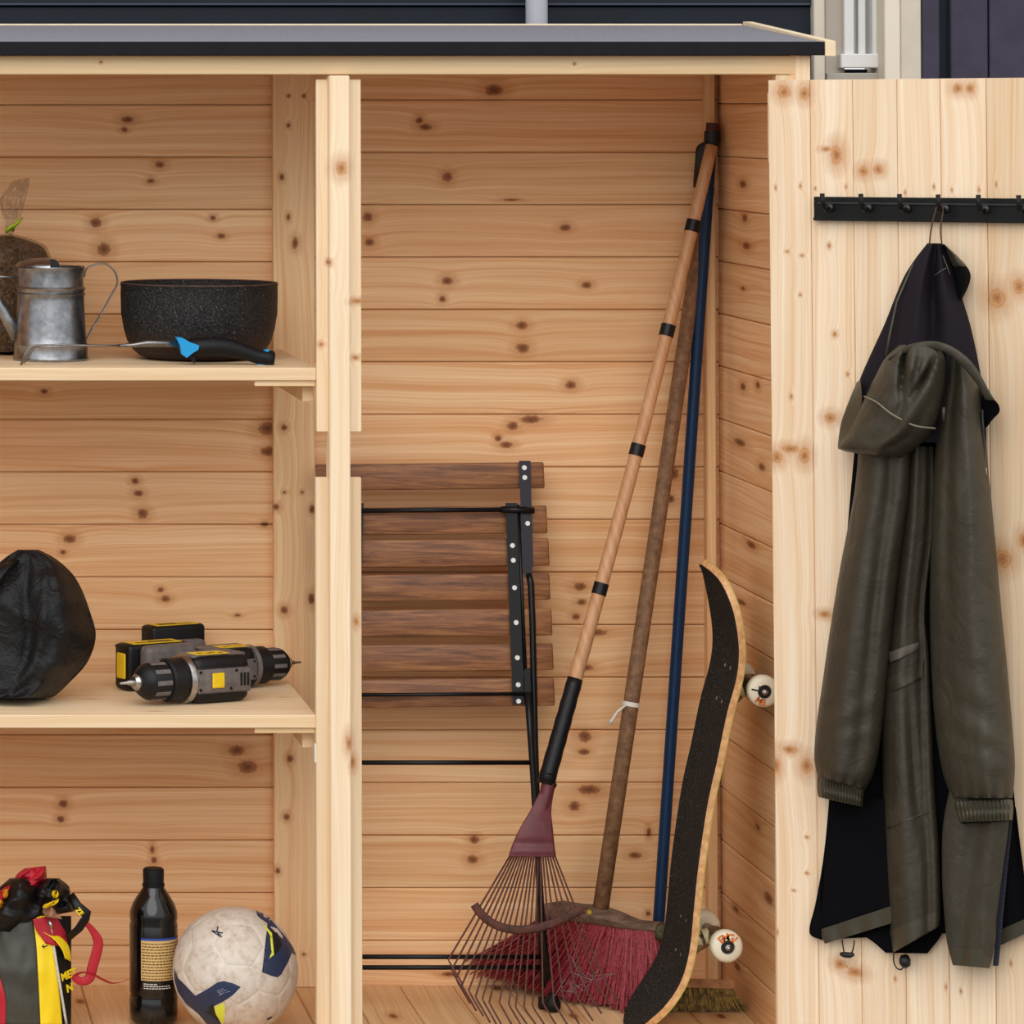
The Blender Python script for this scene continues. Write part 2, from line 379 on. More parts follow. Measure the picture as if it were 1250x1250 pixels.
zs2 = shelf(873, 'lower pine shelf carrying the two drills and black pouch', [(190, 868, 12, 1.6), (345, 851, 9, 1.3), (375, 846, 6, 1.2), (110, 853, 8, 1.4)])

# ------------------------------------------------------------------ open door on the right
TH = R(38); Hc = at(937, 98, -.605)
zdt = Hc.z
door = structure('door_1', (Hc.x, Hc.y, 0)); 
MD = Matrix.Translation((Hc.x, Hc.y, 0)) @ Matrix.Rotation(-TH, 4, 'Z') @ Matrix.Rotation(R(-.35), 4, 'Y')
door.matrix_world = MD; MDi = MD.inverted()
nD = (MD.to_3x3() @ Vector((0, -1, 0))).normalized(); FD = PF(Hc, nD)
def dl(px, py, d=0.0): return MDi @ FD(px, py, d)
dk = []
for (px, py, rx, ry) in [(957, 112, 7, 8), (982, 114, 5, 8), (1009, 182, 5, 3), (1021, 189, 6, 12), (1054, 209, 5, 6), (1072, 207, 5, 6), (1169, 108, 5, 6), (1184, 108, 4, 6), (965, 548, 9, 5), (982, 556, 6, 10), (948, 558, 6, 8),
                         (964, 915, 8, 5), (985, 935, 6, 10), (947, 935, 5, 10), (1014, 510, 6, 6), (1035, 457, 1.5, 2), (1007, 750, 6, 4), (1217, 364, 8, 12), (1244, 350, 6, 9), (1224, 682, 9, 11), (1250, 660, 5, 9),
                         (1026, 1177, 6, 6), (1044, 1187, 8, 6), (1012, 300, 1.6, 3), (1019, 408, 2, 3), (966, 484, 1.4, 3), (961, 307, 1.6, 1.4), (979, 312, 1.6, 1.4), (977, 360, 1.3, 1.6),
                         (947, 229, 1, 2.4), (977, 227, 1, 2.2), (995, 230, 1, 2), (1033, 228, 1, 2), (1140, 228, 1, 2.6), (1162, 232, 1, 2), (1195, 232, 1, 2.5), (1216, 225, 1, 2.5), (1105, 235, 1, 2),
                         (985, 1022, 1.6, 1.4), (985, 1066, 1.6, 1.4), (969, 1087, 1.6, 1.4), (949, 1138, 1, 2.5), (1093, 1195, 1, 2.5), (1155, 1205, 1, 2.5), (1173, 1210, 1, 2.5), (1234, 1176, 1, 2.5), (1034, 1180, 1, 2)]:
    p = dl(px, py); dk.append((p.z, p.x, ry / 724, rx / 724 / .79))
M_door = pine('pine_door', 'Z', 'X', dk, tex_obj=door, light=srgb(250, 230, 204), dark=srgb(232, 193, 150), contrast=.95, seedo=3, kd=.85, kt=((214, 156, 96), (184, 120, 66), (150, 92, 48)))
edges = [dl(x, 98).x for x in (937, 988, 1040, 1094, 1147, 1203)]
pw = (edges[-1] - edges[0]) / 5
for k in range(8):
    a = edges[k] if k < 6 else edges[5] + (k - 5) * pw; b = edges[k + 1] if k < 5 else a + pw
    zt = MDi @ Vector((Hc.x, Hc.y, zdt)); c = .0018
    poly = [(a + .0004, .018), (a + .0004, c), (a + c, 0), (b - c, 0), (b - .0004, c), (b - .0004, .018)]
    V, F = prism(poly, .03, zt.z, 'z')
    mk('plank', V, F, M_door, door, local=True)
W_ = edges[5] + 3 * pw
mk('outer_rail', *box(0, W_, .0185, .04, zt.z - .14, zt.z - .02, .002), M_lint, door, local=True)
mk('outer_rail', *box(0, W_, .0185, .04, .06, .18, .002), M_lint, door, local=True)
print('door plank widths', [round(edges[i + 1] - edges[i], 4) for i in range(5)])

# ------------------------------------------------------------------ house behind and ground
YH = .25
navy = plain('navy_paint', srgb(14, 25, 38), .5, spec=.25, var=.3, vscale=14)
plum = plain('plum_navy_paint', srgb(64, 59, 76), .65, spec=.25, var=.2, vscale=20, bump=.15, bscale=90)
beige = plain('beige_paint', srgb(205, 194, 178), .6, var=.08, vscale=20)
wh = structure('wall_house'); XH = xs(993, YH, 50)
zl = at(0, 5.5, YH).z
prof = [(0, 0), (0, .004), (.016, .004), (.02, 0)]
mec = None
for k in range(-10, 6):
    z0 = zl + k * .18
    if z0 < -.05 - .18: continue
    V, F = prism([(YH, z0), (YH - .004, z0 - .006), (YH - .012, z0 - .179), (YH + .02, z0 - .179), (YH + .02, z0)], -1.6, XH - .001, 'x')
    mk('board', V, F, navy, wh)
    mk('board_edge', *box(-1.6, XH - .001, YH - .0135, YH - .0005, z0 - .0012, z0 + .0022), plain('edge_paint', srgb(52, 60, 78), .5) if 'edge_paint' not in bpy.data.materials else bpy.data.materials['edge_paint'], wh)
wr = structure('wall_house_side'); zt0, zt1 = -.05, 2.9
def upr(root, name, x0, x1, y0, y1, mat, z0=zt0, z1=zt1, bev=.002):
    return mk(name, *box(xs(x0, y0, 50), xs(x1, y0, 50), y0, y1, z0, z1, bev), mat, root)
for a, b in ((1125.5, 1147), (1161, 1206), (1208, 1253), (1255, 1300), (1302, 1347), (1349, 1394), (1396, 1441)): upr(wr, 'board', a, b, YH - .02, YH, plum)
mk('backing', *box(xs(1100, YH, 50), 3.4, YH + .0005, YH + .03, zt0, zt1), navy, wr)
win = structure('window_1'); white = plain('window_white', srgb(222, 222, 222), .4)
upr(win, 'casing', 993.5, 1007, YH - .03, YH + .12, beige); upr(win, 'jamb', 1007, 1031, YH + .05, YH + .12, plain('jamb_paint', srgb(190, 180, 168), .6))
zw = at(0, 67, YH + .03).z
upr(win, 'sash_stile', 1030.5, 1043, YH + .03, YH + .07, white, zw, zt1); upr(win, 'sash_stile', 1065.5, 1076, YH + .03, YH + .07, white, zw, zt1)
upr(win, 'sash_rail', 1026.5, 1080, YH + .02, YH + .08, white, at(0, 83, YH + .02).z, zw + .002)
upr(win, 'pane', 1043, 1065.5, YH + .055, YH + .06, plain('window_glass', srgb(150, 150, 148), .08, spec=.8), zw, zt1, 0)
upr(win, 'bead', 1048, 1057, YH + .045, YH + .0545, white, zw, zt1)
upr(win, 'sill', 1009, 1080, YH + .015, YH + .1, plain('sill_grey', srgb(165, 160, 152), .7), at(0, 118, YH).z, at(0, 89, YH + .015).z)
upr(win, 'casing', 1080, 1099, YH - .03, YH + .12, plain('beige_light', srgb(222, 211, 194), .6)); upr(win, 'casing', 1099, 1124.5, YH - .022, YH + .12, beige)
mk('wall_below', *box(xs(1007.5, YH, 50), xs(1079, YH, 50), YH + .101, YH + .12, zt0, at(0, 84, YH).z), navy, win)
pc = at(655, 10, .15); V, F = lathe([(.0215, 1.5), (.0215, 2.9)], 24, (pc.x, .15, 0))
V2, F2 = lathe([(.0215, -.06), (.0215, 1.5)], 24, (pc.x, .15, 0))
dp = thing('downpipe', 'light grey rainwater downpipe in front of the navy cladding', 'pipe', (pc.x, .15, -.06))
mk('pipe', *lathe([(.0205, -.06), (.0205, 2.9)], 24, (pc.x, .15, 0)), plain('pipe_grey', srgb(176, 176, 186), .5), dp, True, auto=40)
mk('bracket', *box(pc.x - .03, pc.x + .03, .171, YH - .014, 2.0, 2.03, .002), bpy.data.materials['pipe_grey'], dp)
gp = NT('paving'); pos = gp.n('ShaderNodeNewGeometry').outputs['Position']
gp.put(gp.b.inputs['Base Color'], gp.ramp(gp.noise(pos, 9, 6, .7), [(.3, srgb(112, 106, 98)), (.7, srgb(140, 133, 124))])); gp.b.inputs['Roughness'].default_value = .9
g = mk('ground', *box(-60, 60, -90, 40, -.16, -.12), gp.m); g['kind'] = 'structure'
# ================================================================== LEFT BAY: UPPER SHELF
steel = NT('galvanised_steel'); p_ = steel.n('ShaderNodeNewGeometry').outputs['Position']
steel.put(steel.b.inputs['Base Color'], steel.ramp(steel.noise(p_, 45, 4, .65), [(.3, srgb(120, 124, 130)), (.7, srgb(176, 178, 182))]))
steel.b.inputs['Metallic'].default_value = 1; steel.put(steel.b.inputs['Roughness'], steel.ramp(steel.noise(p_, 120, 3, .6), [(.3, (.28,) * 3 + (1,)), (.7, (.42,) * 3 + (1,))])); steel = steel.m
dark_metal = plain('dark_metal', srgb(70, 68, 66), .45, 1.0)
black_in = plain('black_paint', srgb(16, 16, 17), .5)
# watering can
s_ = 702; yc = -.325; cx = at(62, 440, yc).x; s_ = SC(yc)
can = thing('watering_can', 'small galvanised steel watering can with a strap handle', 'watering can', (cx, yc, zs1))
H_ = .163; rb, rt = .0655, .0590
prof = [(0.0, .0005), (rb, .0005), (rb + .001, .004), (rb - .0005, .006), (rb - .0012, .026), (rb - .0005, .0275), (rb - .0018, .030)]
for k in range(1, 12):
    h = .03 + (H_ - .03) * k / 12; r = rb - .0015 + (rt - rb) * min(1, (h / H_) * 1.25); prof.append((r, h))
for h0 in (.117, .126):
    prof += [(rt + .0003, h0 - .003), (rt + .0025, h0), (rt + .0003, h0 + .003)]
prof = sorted(prof[:7], key=lambda q: 0) + sorted(prof[7:], key=lambda q: q[1])
prof += [(rt, H_ - .002), (rt + .0015, H_), (rt + .0005, H_ + .0015), (rt - .002, H_), (rt - .003, .02), (0, .018)]
mk('body', *lathe(prof, 56, (cx, yc, zs1)), steel, can, True, auto=50)
# half lid (low dome over the spout side) with dark mouth
V, F = [], []
for i in range(9):
    e = i / 8 * math.pi / 2
    for j in range(17):
        a = math.pi / 2 + j / 16 * math.pi
        rr = (rt - .0005) * math.cos(e); x = rr * math.cos(a); y = rr * math.sin(a)
        V.append(Vector((cx + x - .004, yc + y, zs1 + H_ + .015 * math.sin(e) + .0015)))
for i in range(8):
    for j in range(16): F.append((i * 17 + j, i * 17 + j + 1, (i + 1) * 17 + j + 1, (i + 1) * 17 + j))
mk('half_lid', V, F, steel, can, True)
lipc = at(62, 332, yc)
mk('lid_mouth', *xf(lathe([(.0, 0), (.0140, 0), (.0140, .001), (0, .0012)], 20), Matrix.Translation((lipc.x + .002, yc - .012, zs1 + H_ + .0005)) @ Matrix.Rotation(R(20), 4, 'Z') @ Matrix.Rotation(R(85), 4, 'X')), black_in, can)
FC = PY(yc)
hp = smooth_path([FC(x, y) for x, y in ((103, 338), (106, 328), (118, 322.5), (131, 323), (141, 333), (143, 346), (136, 360), (124, 382), (112, 402), (106, 413))], 40)
mk('handle', *tube(hp, .0016, 12, 4.5, ref=Vector((0, 1, 0))), steel, can, True)
sp = [FC(22, 412), FC(8, 388), FC(-14, 348), FC(-40, 300)]
mk('spout', *tube(sp, [.012, .0105, .009, .008], 18), steel, can, True)
mk('spout_stay', *tube([FC(21, 338.5), FC(-16, 337)], .0016, 8), steel, can, True)
# pot
yp = -.285; cx = at(243, 400, yp).x; zz = zs1
pot = thing('cooking_pot', 'large sooty black round pot with a thin rusty rim', 'pot', (cx, yp, zz))
Rr = .5 * 191 / SC(yp)
prof = [(0, .0008), (.088, .0008), (.104, .006), (.1165, .016), (.1265, .032), (.1325, .052), (Rr - .0008, .08), (Rr, .112), (Rr - .0003, .1285), (Rr + .0008, .1315), (Rr - .001, .1330), (Rr - .0035, .1315), (Rr - .004, .11), (.128, .05), (.112, .018), (.09, .008), (0, .006)]
t = NT('sooty_enamel'); p_ = t.n('ShaderNodeNewGeometry').outputs['Position']; sz = t.n('ShaderNodeSeparateXYZ'); t.put(sz.inputs[0], p_)
spk = t.noise(p_, 300, 4, .75); c = t.ramp(spk, [(.42, srgb(14, 14, 14)), (.6, srgb(50, 48, 48)), (.72, srgb(128, 124, 124))])
low = t.math('MULTIPLY', t.math('SUBTRACT', zz + .06, sz.outputs[2]), 26, clamp=True)
c = t.mix(t.math('MULTIPLY', low, t.noise(p_, 30, 4, .7)), c, srgb(58, 34, 22))
t.put(t.b.inputs['Base Color'], c); t.b.inputs['Roughness'].default_value = .6; t.b.inputs['Specular IOR Level'].default_value = .25; t.bump(spk, .3, .001)
mk('bowl', *lathe(prof, 72, (cx, yp, zz)), t.m, pot, True, auto=60)
mk('rim', *xf(tube([Vector((math.cos(a) * (Rr - .0014), math.sin(a) * (Rr - .0014), .1335)) for a in [i * 2 * math.pi / 64 for i in range(65)]], .0016, 6, caps=False), Matrix.Translation((cx, yp, zz))), plain('rusty_rim', srgb(96, 66, 48), .7, c2=srgb(52, 40, 34), vscale=50), pot, True)
# hand cultivator lying in front
FCu = PY(-.452); zc0 = zs1
cul = thing('hand_cultivator', 'three-pronged hand cultivator with black grip and blue accents', 'garden tool', (at(240, 440, -.452).x, -.452, zs1))
blk = plain('black_rubber', srgb(17, 17, 19), .5, spec=.25); blu = plain('cyan_plastic', srgb(10, 150, 215), .4)
hh = smooth_path([FCu(x, y) for x, y in ((222, 426), (236, 424.5), (256, 423), (276, 424), (296, 429), (314, 435), (331, 438))], 30)
rr = [crom([(.0105,), (.0155,), (.0165,), (.0155,), (.0135,), (.0125,), (.014,)], i / 30)[0] for i in range(31)]
mk('grip', *tube(hh, rr, 20), blk, cul, True)
mk('guard', *prism([(FCu(x, y).x, FCu(x, y).z) for x, y in ((214, 411), (222, 412), (231, 417), (242, 421), (241, 426), (233, 431), (227, 436), (221, 432), (219, 422))], -.4705, -.436), blu, cul)
mk('thumb_rest', *prism([(FCu(x, y).x, FCu(x, y).z) for x, y in ((230, 434), (238, 432), (238, 443), (236, 443))], -.456, -.448), blk, cul)
mk('end_cap', *tube([FCu(326, 437), FCu(331, 438.5), FCu(334.5, 439)], [.0143, .0152, .012], 20), blk, cul, True, auto=50)
mk('accent', *tube([FCu(320, 430), FCu(325, 431), FCu(332, 432)], [.004, .0075, .005], 12), blu, cul, True)
mk('accent', *tube([FCu(314, 444.5), FCu(322, 445.5), FCu(333, 445)], [.004, .0062, .004], 12), blu, cul, True)
sh = plain('tool_steel', srgb(140, 138, 136), .35, 1.0, var=.3, vscale=120)
mk('shank', *tube([FCu(143, 422), FCu(160, 421.5), FCu(180, 419), (FCu(222, 420))], [.0028, .0035, .0062, .006], 12), sh, cul, True)
for k in range(3):
    dy = (-.012, 0, .012)[k]; dx = (0, 2.5, 6)[k]
    q = [FCu(150, 422)] + [PY(-.452 + dy)(x + dx, y) for x, y in ((120, 422), (70, 421), (44, 421.5), (36, 423.5), (31, 431), (24, 448 - k * 2.2))]
    mk('prong', *tube(q, [.0018] * 5 + [.0017, .001], 8), sh, cul, True)
# bag of soil
yb = -.12; FBag = PY(yb)
soil = thing('soil_bag', 'clear plastic bag of brown potting soil closed with a green tie', 'bag', (at(15, 440, yb).x, yb, zs1))
t = NT('soil'); p_ = t.n('ShaderNodeNewGeometry').outputs['Position']; f = t.noise(p_, 160, 5, .75)
t.put(t.b.inputs['Base Color'], t.ramp(f, [(.35, srgb(44, 28, 16)), (.55, srgb(104, 74, 42)), (.75, srgb(160, 124, 78))])); t.b.inputs['Roughness'].default_value = .95; t.bump(f, .8, .004)
yb0 = 125 + (CAMZ - zs1) * SC(yb) - .5
rows = [(2, 288, 14, 288), (-25, 296, 36, 294), (-48, 312, 55, 305), (-54, 340, 62, 335), (-54, 380, 62, 380), (-52, 415, 60, 415), (-46, yb0, 54, yb0)]
mk('soil', *sheet(FBag, rows, lambda t, s: .072 * arch(t, .45) * (min(1, s * 3 + .15)) + .004, 24, 30, lambda t, s: -.07 * arch(t, .45) * min(1, s * 3 + .15), .008, 0, zs1 + .001), t.m, soil, True)
film = NT('clear_film'); _tr = film.n('ShaderNodeBsdfTransparent'); _gl = film.n('ShaderNodeBsdfGlossy'); _gl.inputs['Roughness'].default_value = .22; _mx = film.n('ShaderNodeMixShader'); _lw = film.n('ShaderNodeFresnel'); _lw.inputs[0].default_value = 1.5
p_ = film.n('ShaderNodeNewGeometry').outputs['Position']; film.bump(film.noise(p_, 38, 4, .6, 1.5), 1.0, .02); _nl = film.b.inputs['Normal'].links[0].from_socket; film.put(_gl.inputs['Normal'], _nl); film.put(_lw.inputs['Normal'], _nl); film.put(_mx.inputs[0], film.math('MULTIPLY_ADD', _lw.outputs[0], .55, .02, clamp=True)); film.put(_mx.inputs[1], _tr.outputs[0]); film.put(_mx.inputs[2], _gl.outputs[0]); film.put([n for n in film.t.nodes if n.type == 'OUTPUT_MATERIAL'][0].inputs[0], _mx.outputs[0])
rows2 = [(a - 3, b - 2 if b < 400 else b, c + 3, d - 2 if d < 400 else d) for a, b, c, d in rows]
mk('film', *sheet(FBag, rows2, lambda t, s: .08 * arch(t, .45) * (min(1, s * 3 + .15)) + .006 + .004 * noise.noise(Vector((t * 9, s * 12, 2))), 30, 36, lambda t, s: -.074 * arch(t, .45) * min(1, s * 3 + .15), 0, 0, zs1 + .0006), film.m, soil, True)
rows3 = [(15, 221, 36, 217), (6, 232, 35, 228), (0, 244, 31, 245), (2, 258, 26, 262), (6, 272, 19, 276), (6, 285, 15, 288)]
mk('bag_neck', *sheet(FBag, rows3, lambda t, s: .012 + .010 * math.sin(t * 17 + s * 4) * (1 - .5 * s), 28, 20, lambda t, s: .009 + .010 * math.sin(t * 17 + s * 4) * (1 - .5 * s)), film.m, soil, True)
gt = plain('lime_tie', srgb(170, 200, 30), .4)
mk('tie', *tube([FBag(7.5, 283, .02), FBag(13, 277, .024), FBag(20, 274, .022), FBag(27, 266, .016)], [.0062, .0062, .0062, .004], 10, .5), gt, soil, True)
mk('tie', *tube([FBag(8.5, 282, .012), FBag(10, 280, -.012), FBag(16, 281, -.012), FBag(17, 277, .016)], .003, 8), gt, soil, True)

# ================================================================== LEFT BAY: LOWER SHELF
# black pouch
yq = -.36; FQ = PY(yq)
nyl = NT('black_nylon'); p_ = nyl.n('ShaderNodeNewGeometry').outputs['Position']; nyl.b.inputs['Specular IOR Level'].default_value = .3; nyl.b.inputs['Base Color'].default_value = srgb(13, 13, 15); nyl.b.inputs['Roughness'].default_value = .42
nyl.bump(nyl.math('ADD', nyl.noise(p_, 28, 4, .6, 1.2), nyl.math('MULTIPLY', nyl.noise(p_, 900, 1), .1)), .55, .012); nyl = nyl.m
pouch = thing('nylon_pouch', 'slumped black nylon drawstring pouch on the lower shelf', 'pouch', (at(40, 860, yq).x, yq, zs2))
yq0 = 125 + (CAMZ - zs2) * SC(yq) - .6
rows = [(22, 671, 47, 671), (6, 681, 68, 682), (-14, 700, 88, 700), (-34, 726, 100, 720), (-45, 752, 109, 744), (-50, 778, 117, 776), (-52, 806, 107, 808), (-50, 832, 84, 834), (-46, 848, 66, 850), (-42, yq0, 52, yq0)]
def dq(t, s):
    tc = .80 - .10 * s; rise = min(1, .12 + s * 2.2)
    d = .088 * rise * (min(1, (t / tc) ** .45) if t < tc else max(0.0, 1 - ((t - tc) / (1 - tc)) ** 1.5))
    d -= .014 * math.exp(-((t - .45 - .12 * s) / .05) ** 2) * rise * (1 - s * .5)
    d += .010 * math.exp(-((t - .62 + .25 * (s - .5)) / .045) ** 2) * rise + .008 * math.exp(-((s - .45 - .3 * (t - .5)) / .05) ** 2) * rise * arch(t)
    return d
mk('body', *sheet(FQ, rows, dq, 40, 44, lambda t, s: -.06 * arch(t, .6) * min(1, .25 + s * 1.6), .010, 3, zs2 + .0006), nyl, pouch, True)
mk('strap', *tube([FQ(18, 684, .02), FQ(6, 692, .05), FQ(-6, 706, .055), FQ(-16, 728, .05)], .010, 10, .25), nyl, pouch, True)
mk('seam', *tube([FQ(88, 702, .006), FQ(78, 730, .045), FQ(66, 770, .078), FQ(56, 805, .083), FQ(52, 835, .083)], .0016, 6), nyl, pouch, True)

# drills
dgrey = plain('drill_grey', srgb(112, 104, 102), .5, var=.35, vscale=70); dblk = plain('drill_black', srgb(20, 19, 20), .45, var=.3, vscale=90, spec=.3)
yel = plain('drill_yellow', srgb(238, 200, 22), .45, var=.12, vscale=90); smet = plain('bright_metal', srgb(190, 186, 182), .3, 1.0, var=.3, vscale=150)
def drill(label, px, py, y, chuck, handle, flip, K=1.0, bt=.042):
    r0 = .0365; c = at(px, py, y); base = Vector((c.x, c.y, zs2))
    root = thing('cordless_drill', label, 'drill', base, 'cordless drills on the lower shelf')
    ex = Vector((chuck[0], chuck[1], 0)).normalized(); ey = Vector((handle[0], handle[1], 0)).normalized(); ez = Vector((0, 0, 1))
    M = Matrix(((ex.x, ey.x, 0, base.x), (ex.y, ey.y, 0, base.y), (0, 0, 1, base.z + r0 * K + .0008), (0, 0, 0, 1))) @ Matrix.Scale(K, 4)
    X = Matrix.Rotation(R(90), 4, 'Y')
    def P(name, m, mat, par=root, sm=True, au=35): return mk(name, *xf(m, M), mat, par, sm, auto=au)
    body = P('body', box(-.07, .032, -.031, .034, -r0, r0, .016, 4), dblk)
    P('side_panel', box(-.066, .030, -.0335, -.029, -.02, .018, .004, 2), dgrey, body); P('side_panel', box(-.066, .030, -.02, .028, r0 - .004, r0 + .0016, .003, 2), dgrey, body)
    P('rating_label', box(-.035, .022, -.022, .008, r0 + .0014, r0 + .0022), yel, body, False)
    L = [box(-.028 + k * .011, -.021 + k * .011 + (.002 if k % 2 else 0), -.015 + (k % 2) * .005, -.012 + (k % 2) * .005, r0 + .0021, r0 + .0026) for k in range(4)]
    P('label_print', join(*L), dblk, body, False)
    P('selector_button', box(-.017, .004, -.0375, -.033, -.012, .011, .0015), yel, body, False)
    for k in range(3): P('vent', box(-.050 - k * .006, -.047 - k * .006, -.0345, -.0325, -.011, .009), dblk, body, False)
    for sx, szz in ((.024, -.014), (.024, .013), (-.03, -.014), (-.04, .013)): P('screw', xf(lathe([(.0025, 0), (.0022, .0012), (0, .0013)], 10), Matrix.Translation((sx, -.0335, szz)) @ Matrix.Rotation(R(90), 4, 'X')), dblk, body)
    P('gear_ring', xf(lathe([(.030, .031), (.0375, .031), (.0378, .036), (.0365, .040), (.031, .041)], 28), X), smet if not flip else dgrey)
    P('torque_collar', xf(lathe([(.031, .040), (.0335, .042), (.0335, .064), (.030, .067), (.02, .067)], 28), X), dblk)
    ch = [(.02, .066), (.0285, .068)]
    ch += [(.0285, .096), (.026, .102), (.0195, .110), (.012, .1125)]
    P('chuck', xf(lathe(ch, 28), X), dblk)
    for k in range(10): 
        a = k * math.pi / 5; P('chuck_rib', xf(box(.070, .096, .0275, .0293, -.0035, .0035, .0006), Matrix.Rotation(a, 4, 'X')), dgrey, None if False else root, False)
    P('chuck_nose', xf(lathe([(.012, .1115), (.0125, .116), (.009, .121), (.004, .122)], 20), X), smet)
    P('bit', tube([(.12, 0, 0), (.130, 0, 0), (.132, 0, 0), (.145, 0, 0)], [.0038, .0038, .0026, .0016], 6), smet)
    P('handle', tube([(-.028, .02, 0), (-.032, .06, 0), (-.036, .09, 0), (-.034, .122, 0)], [.027, .0215, .0205, .025], 16, .8, ref=Vector((1, 0, 0))), dblk)
    P('trigger', box(-.004, .010, .034, .060, -.009, .009, .004, 2), dblk)
    P('handle_base', box(-.068, .024, .108, .136, -.034, .036, .01, 3), dgrey)
    bat = P('battery', box(-.072, .040, .1365, .178, -r0, bt, .008, 3), dblk)
    P('battery_clip', box(.0395, .0435, .143, .166, -.018, .022, .002), yel, bat, False)
    P('battery_clip', box(-.0755, -.0715, .143, .166, -.018, .022, .002), yel, bat, False)
    P('battery_label', box(-.06, .028, .142, .172, bt - .0005, bt + .0006), yel, bat, False)
    P('label_print', join(box(-.05, .018, .148, .153, bt + .0005, bt + .001), box(-.05, -.01, .158, .162, bt + .0005, bt + .001)), dblk, bat, False)
    for sx in (-.066, .034): P('screw', xf(lathe([(.003, 0), (.003, .002), (0, .0022)], 10), Matrix.Translation((sx, .177, .03)) @ Matrix.Rotation(R(-90), 4, 'X')), dblk, bat)
    return root
drill('cordless drill with a silver gear ring, in front, bit towards the pouch', 246, 838, -.378, (-.9, -.436), (-.5, .866), False, 1.13, .036)
drill('worn cordless drill lying behind the silver-ringed one, bit towards the post', 283, 822, -.212, (.9, .436), (-.5, .866), True, 1.0, .060)

# ================================================================== LEFT BAY: FLOOR
# bottle
yo = -.308; cx = at(187.5, 1200, yo).x
bot = thing('plastic_bottle', 'black plastic bottle with a gold label standing on the floor', 'bottle', (cx, yo, 0))
s_ = SC(yo); rB = 29.2 / s_; hB = CAMZ - (1078 - 125) / s_ ; hC = CAMZ - (1056 - 125) / s_
zpx = lambda y: CAMZ - (y - 125) / s_
bp = [(0, .0015), (rB * .8, .001), (rB * .98, .008), (rB, .02), (rB, zpx(1211)), (rB * .965, zpx(1208)), (rB, zpx(1205)), (rB, zpx(1124)), (rB * .965, zpx(1120)), (rB, zpx(1116)), (rB * .985, zpx(1108)), (rB * .86, zpx(1098)), (rB * .64, zpx(1088)), (rB * .46, zpx(1080)), (rB * .42, zpx(1076)), (0, zpx(1075))]
gloss = plain('glossy_black_plastic', srgb(12, 12, 13), .12, spec=.6)
mk('bottle_body', *lathe(bp, 48, (cx, yo, 0)), gloss, bot, True, auto=60)
cp = [(rB * .47, zpx(1078)), (rB * .47, zpx(1075)), (rB * .43, zpx(1074)), (rB * .445, zpx(1060)), (rB * .43, zpx(1057.5)), (rB * .37, zpx(1056)), (0, zpx(1056))]
cap = mk('cap', *lathe(cp, 40, (cx, yo, 0)), blk, bot, True, auto=30)
def wrap(a0, a1, z0, z1, r, n=16):
    V, F = [], []
    for z in (z0, z1):
        for i in range(n + 1):
            a = a0 + (a1 - a0) * i / n; V.append(Vector((cx + r * math.sin(a), yo - r * math.cos(a), z)))
    return V, [(i, i + 1, n + 2 + i, n + 1 + i) for i in range(n)]
gold = plain('gold_label', srgb(214, 176, 112), .5)
lab = mk('label', *wrap(-.62, 1.5, zpx(1187), zpx(1139), rB + .0004), gold, bot)
mk('label_band', *wrap(-.62, 1.5, zpx(1139), zpx(1136), rB + .0004), plain('blue_band', srgb(40, 70, 150), .5), lab)
Ls = []; rnd = random.Random(3)
for k in range(13):
    z = zpx(1142 + k * 3.5); a = -.57
    while a < 1.4:
        L_ = rnd.uniform(.05, .16); Ls.append(wrap(a, a + L_, z - .0017, z, rB + .0008, 2)); a += L_ + .035
mk('label_print', *join(*Ls), plain('print_brown', srgb(70, 48, 26), .6), lab)
Ls = []
for k in range(3):
    a = -.5
    while a < (.0 if k == 0 else .6): L_ = rnd.uniform(.05, .13); Ls.append(wrap(a, a + L_, zpx(1190.5 + k * 2.6) - .0016, zpx(1190.5 + k * 2.6), rB + .0006, 2)); a += L_ + .03
mk('small_print', *join(*Ls), plain('print_white', srgb(225, 225, 220), .6), bot)

# football: 32 stitched panels
yf = -.385; Rb = .1085; cb = at(287, 1178, yf); cb.z = Rb + .0003; cb.x = at(287, 1178, yf).x
ball = thing('football', 'scuffed white football with navy and lime markings on the floor', 'ball', (cb.x, cb.y, 0))
bm = bmesh.new(); bmesh.ops.create_icosphere(bm, subdivisions=1, radius=1)
ico = [v.co.copy() for v in bm.verts]; icf = [[v.co.copy() for v in f.verts] for f in bm.faces]
nbr = {i: [w for w in range(len(ico)) if w != i and (ico[w] - ico[i]).length < 1.2] for i in range(len(ico))}; bm.free()
panels = []
for i, v in enumerate(ico):
    pts = [v + (ico[w] - v) / 3 for w in nbr[i]]; panels.append(pts)
for f in icf:
    pts = []
    for k in range(3): a, b = f[k], f[(k + 1) % 3]; pts += [a + (b - a) / 3, a + (b - a) * 2 / 3]
    panels.append(pts)
Rot = Matrix.Rotation(R(18), 3, 'Z') @ Matrix.Rotation(R(-24), 3, 'X') @ Matrix.Rotation(R(11), 3, 'Y')
t = NT('ball_leather'); p_ = t.n('ShaderNodeNewGeometry').outputs['Position']
f1 = t.noise(p_, 55, 5, .7); f2 = t.noise(p_, 14, 3, .6)
t.put(t.b.inputs['Base Color'], t.mix(t.math('MULTIPLY', f2, .5), t.ramp(f1, [(.3, srgb(176, 158, 140)), (.5, srgb(212, 200, 188)), (.75, srgb(226, 218, 208))]), srgb(196, 172, 146))); t.b.inputs['Roughness'].default_value = .5
t.bump(t.noise(p_, 700, 2), .15, .001); leather = t.m
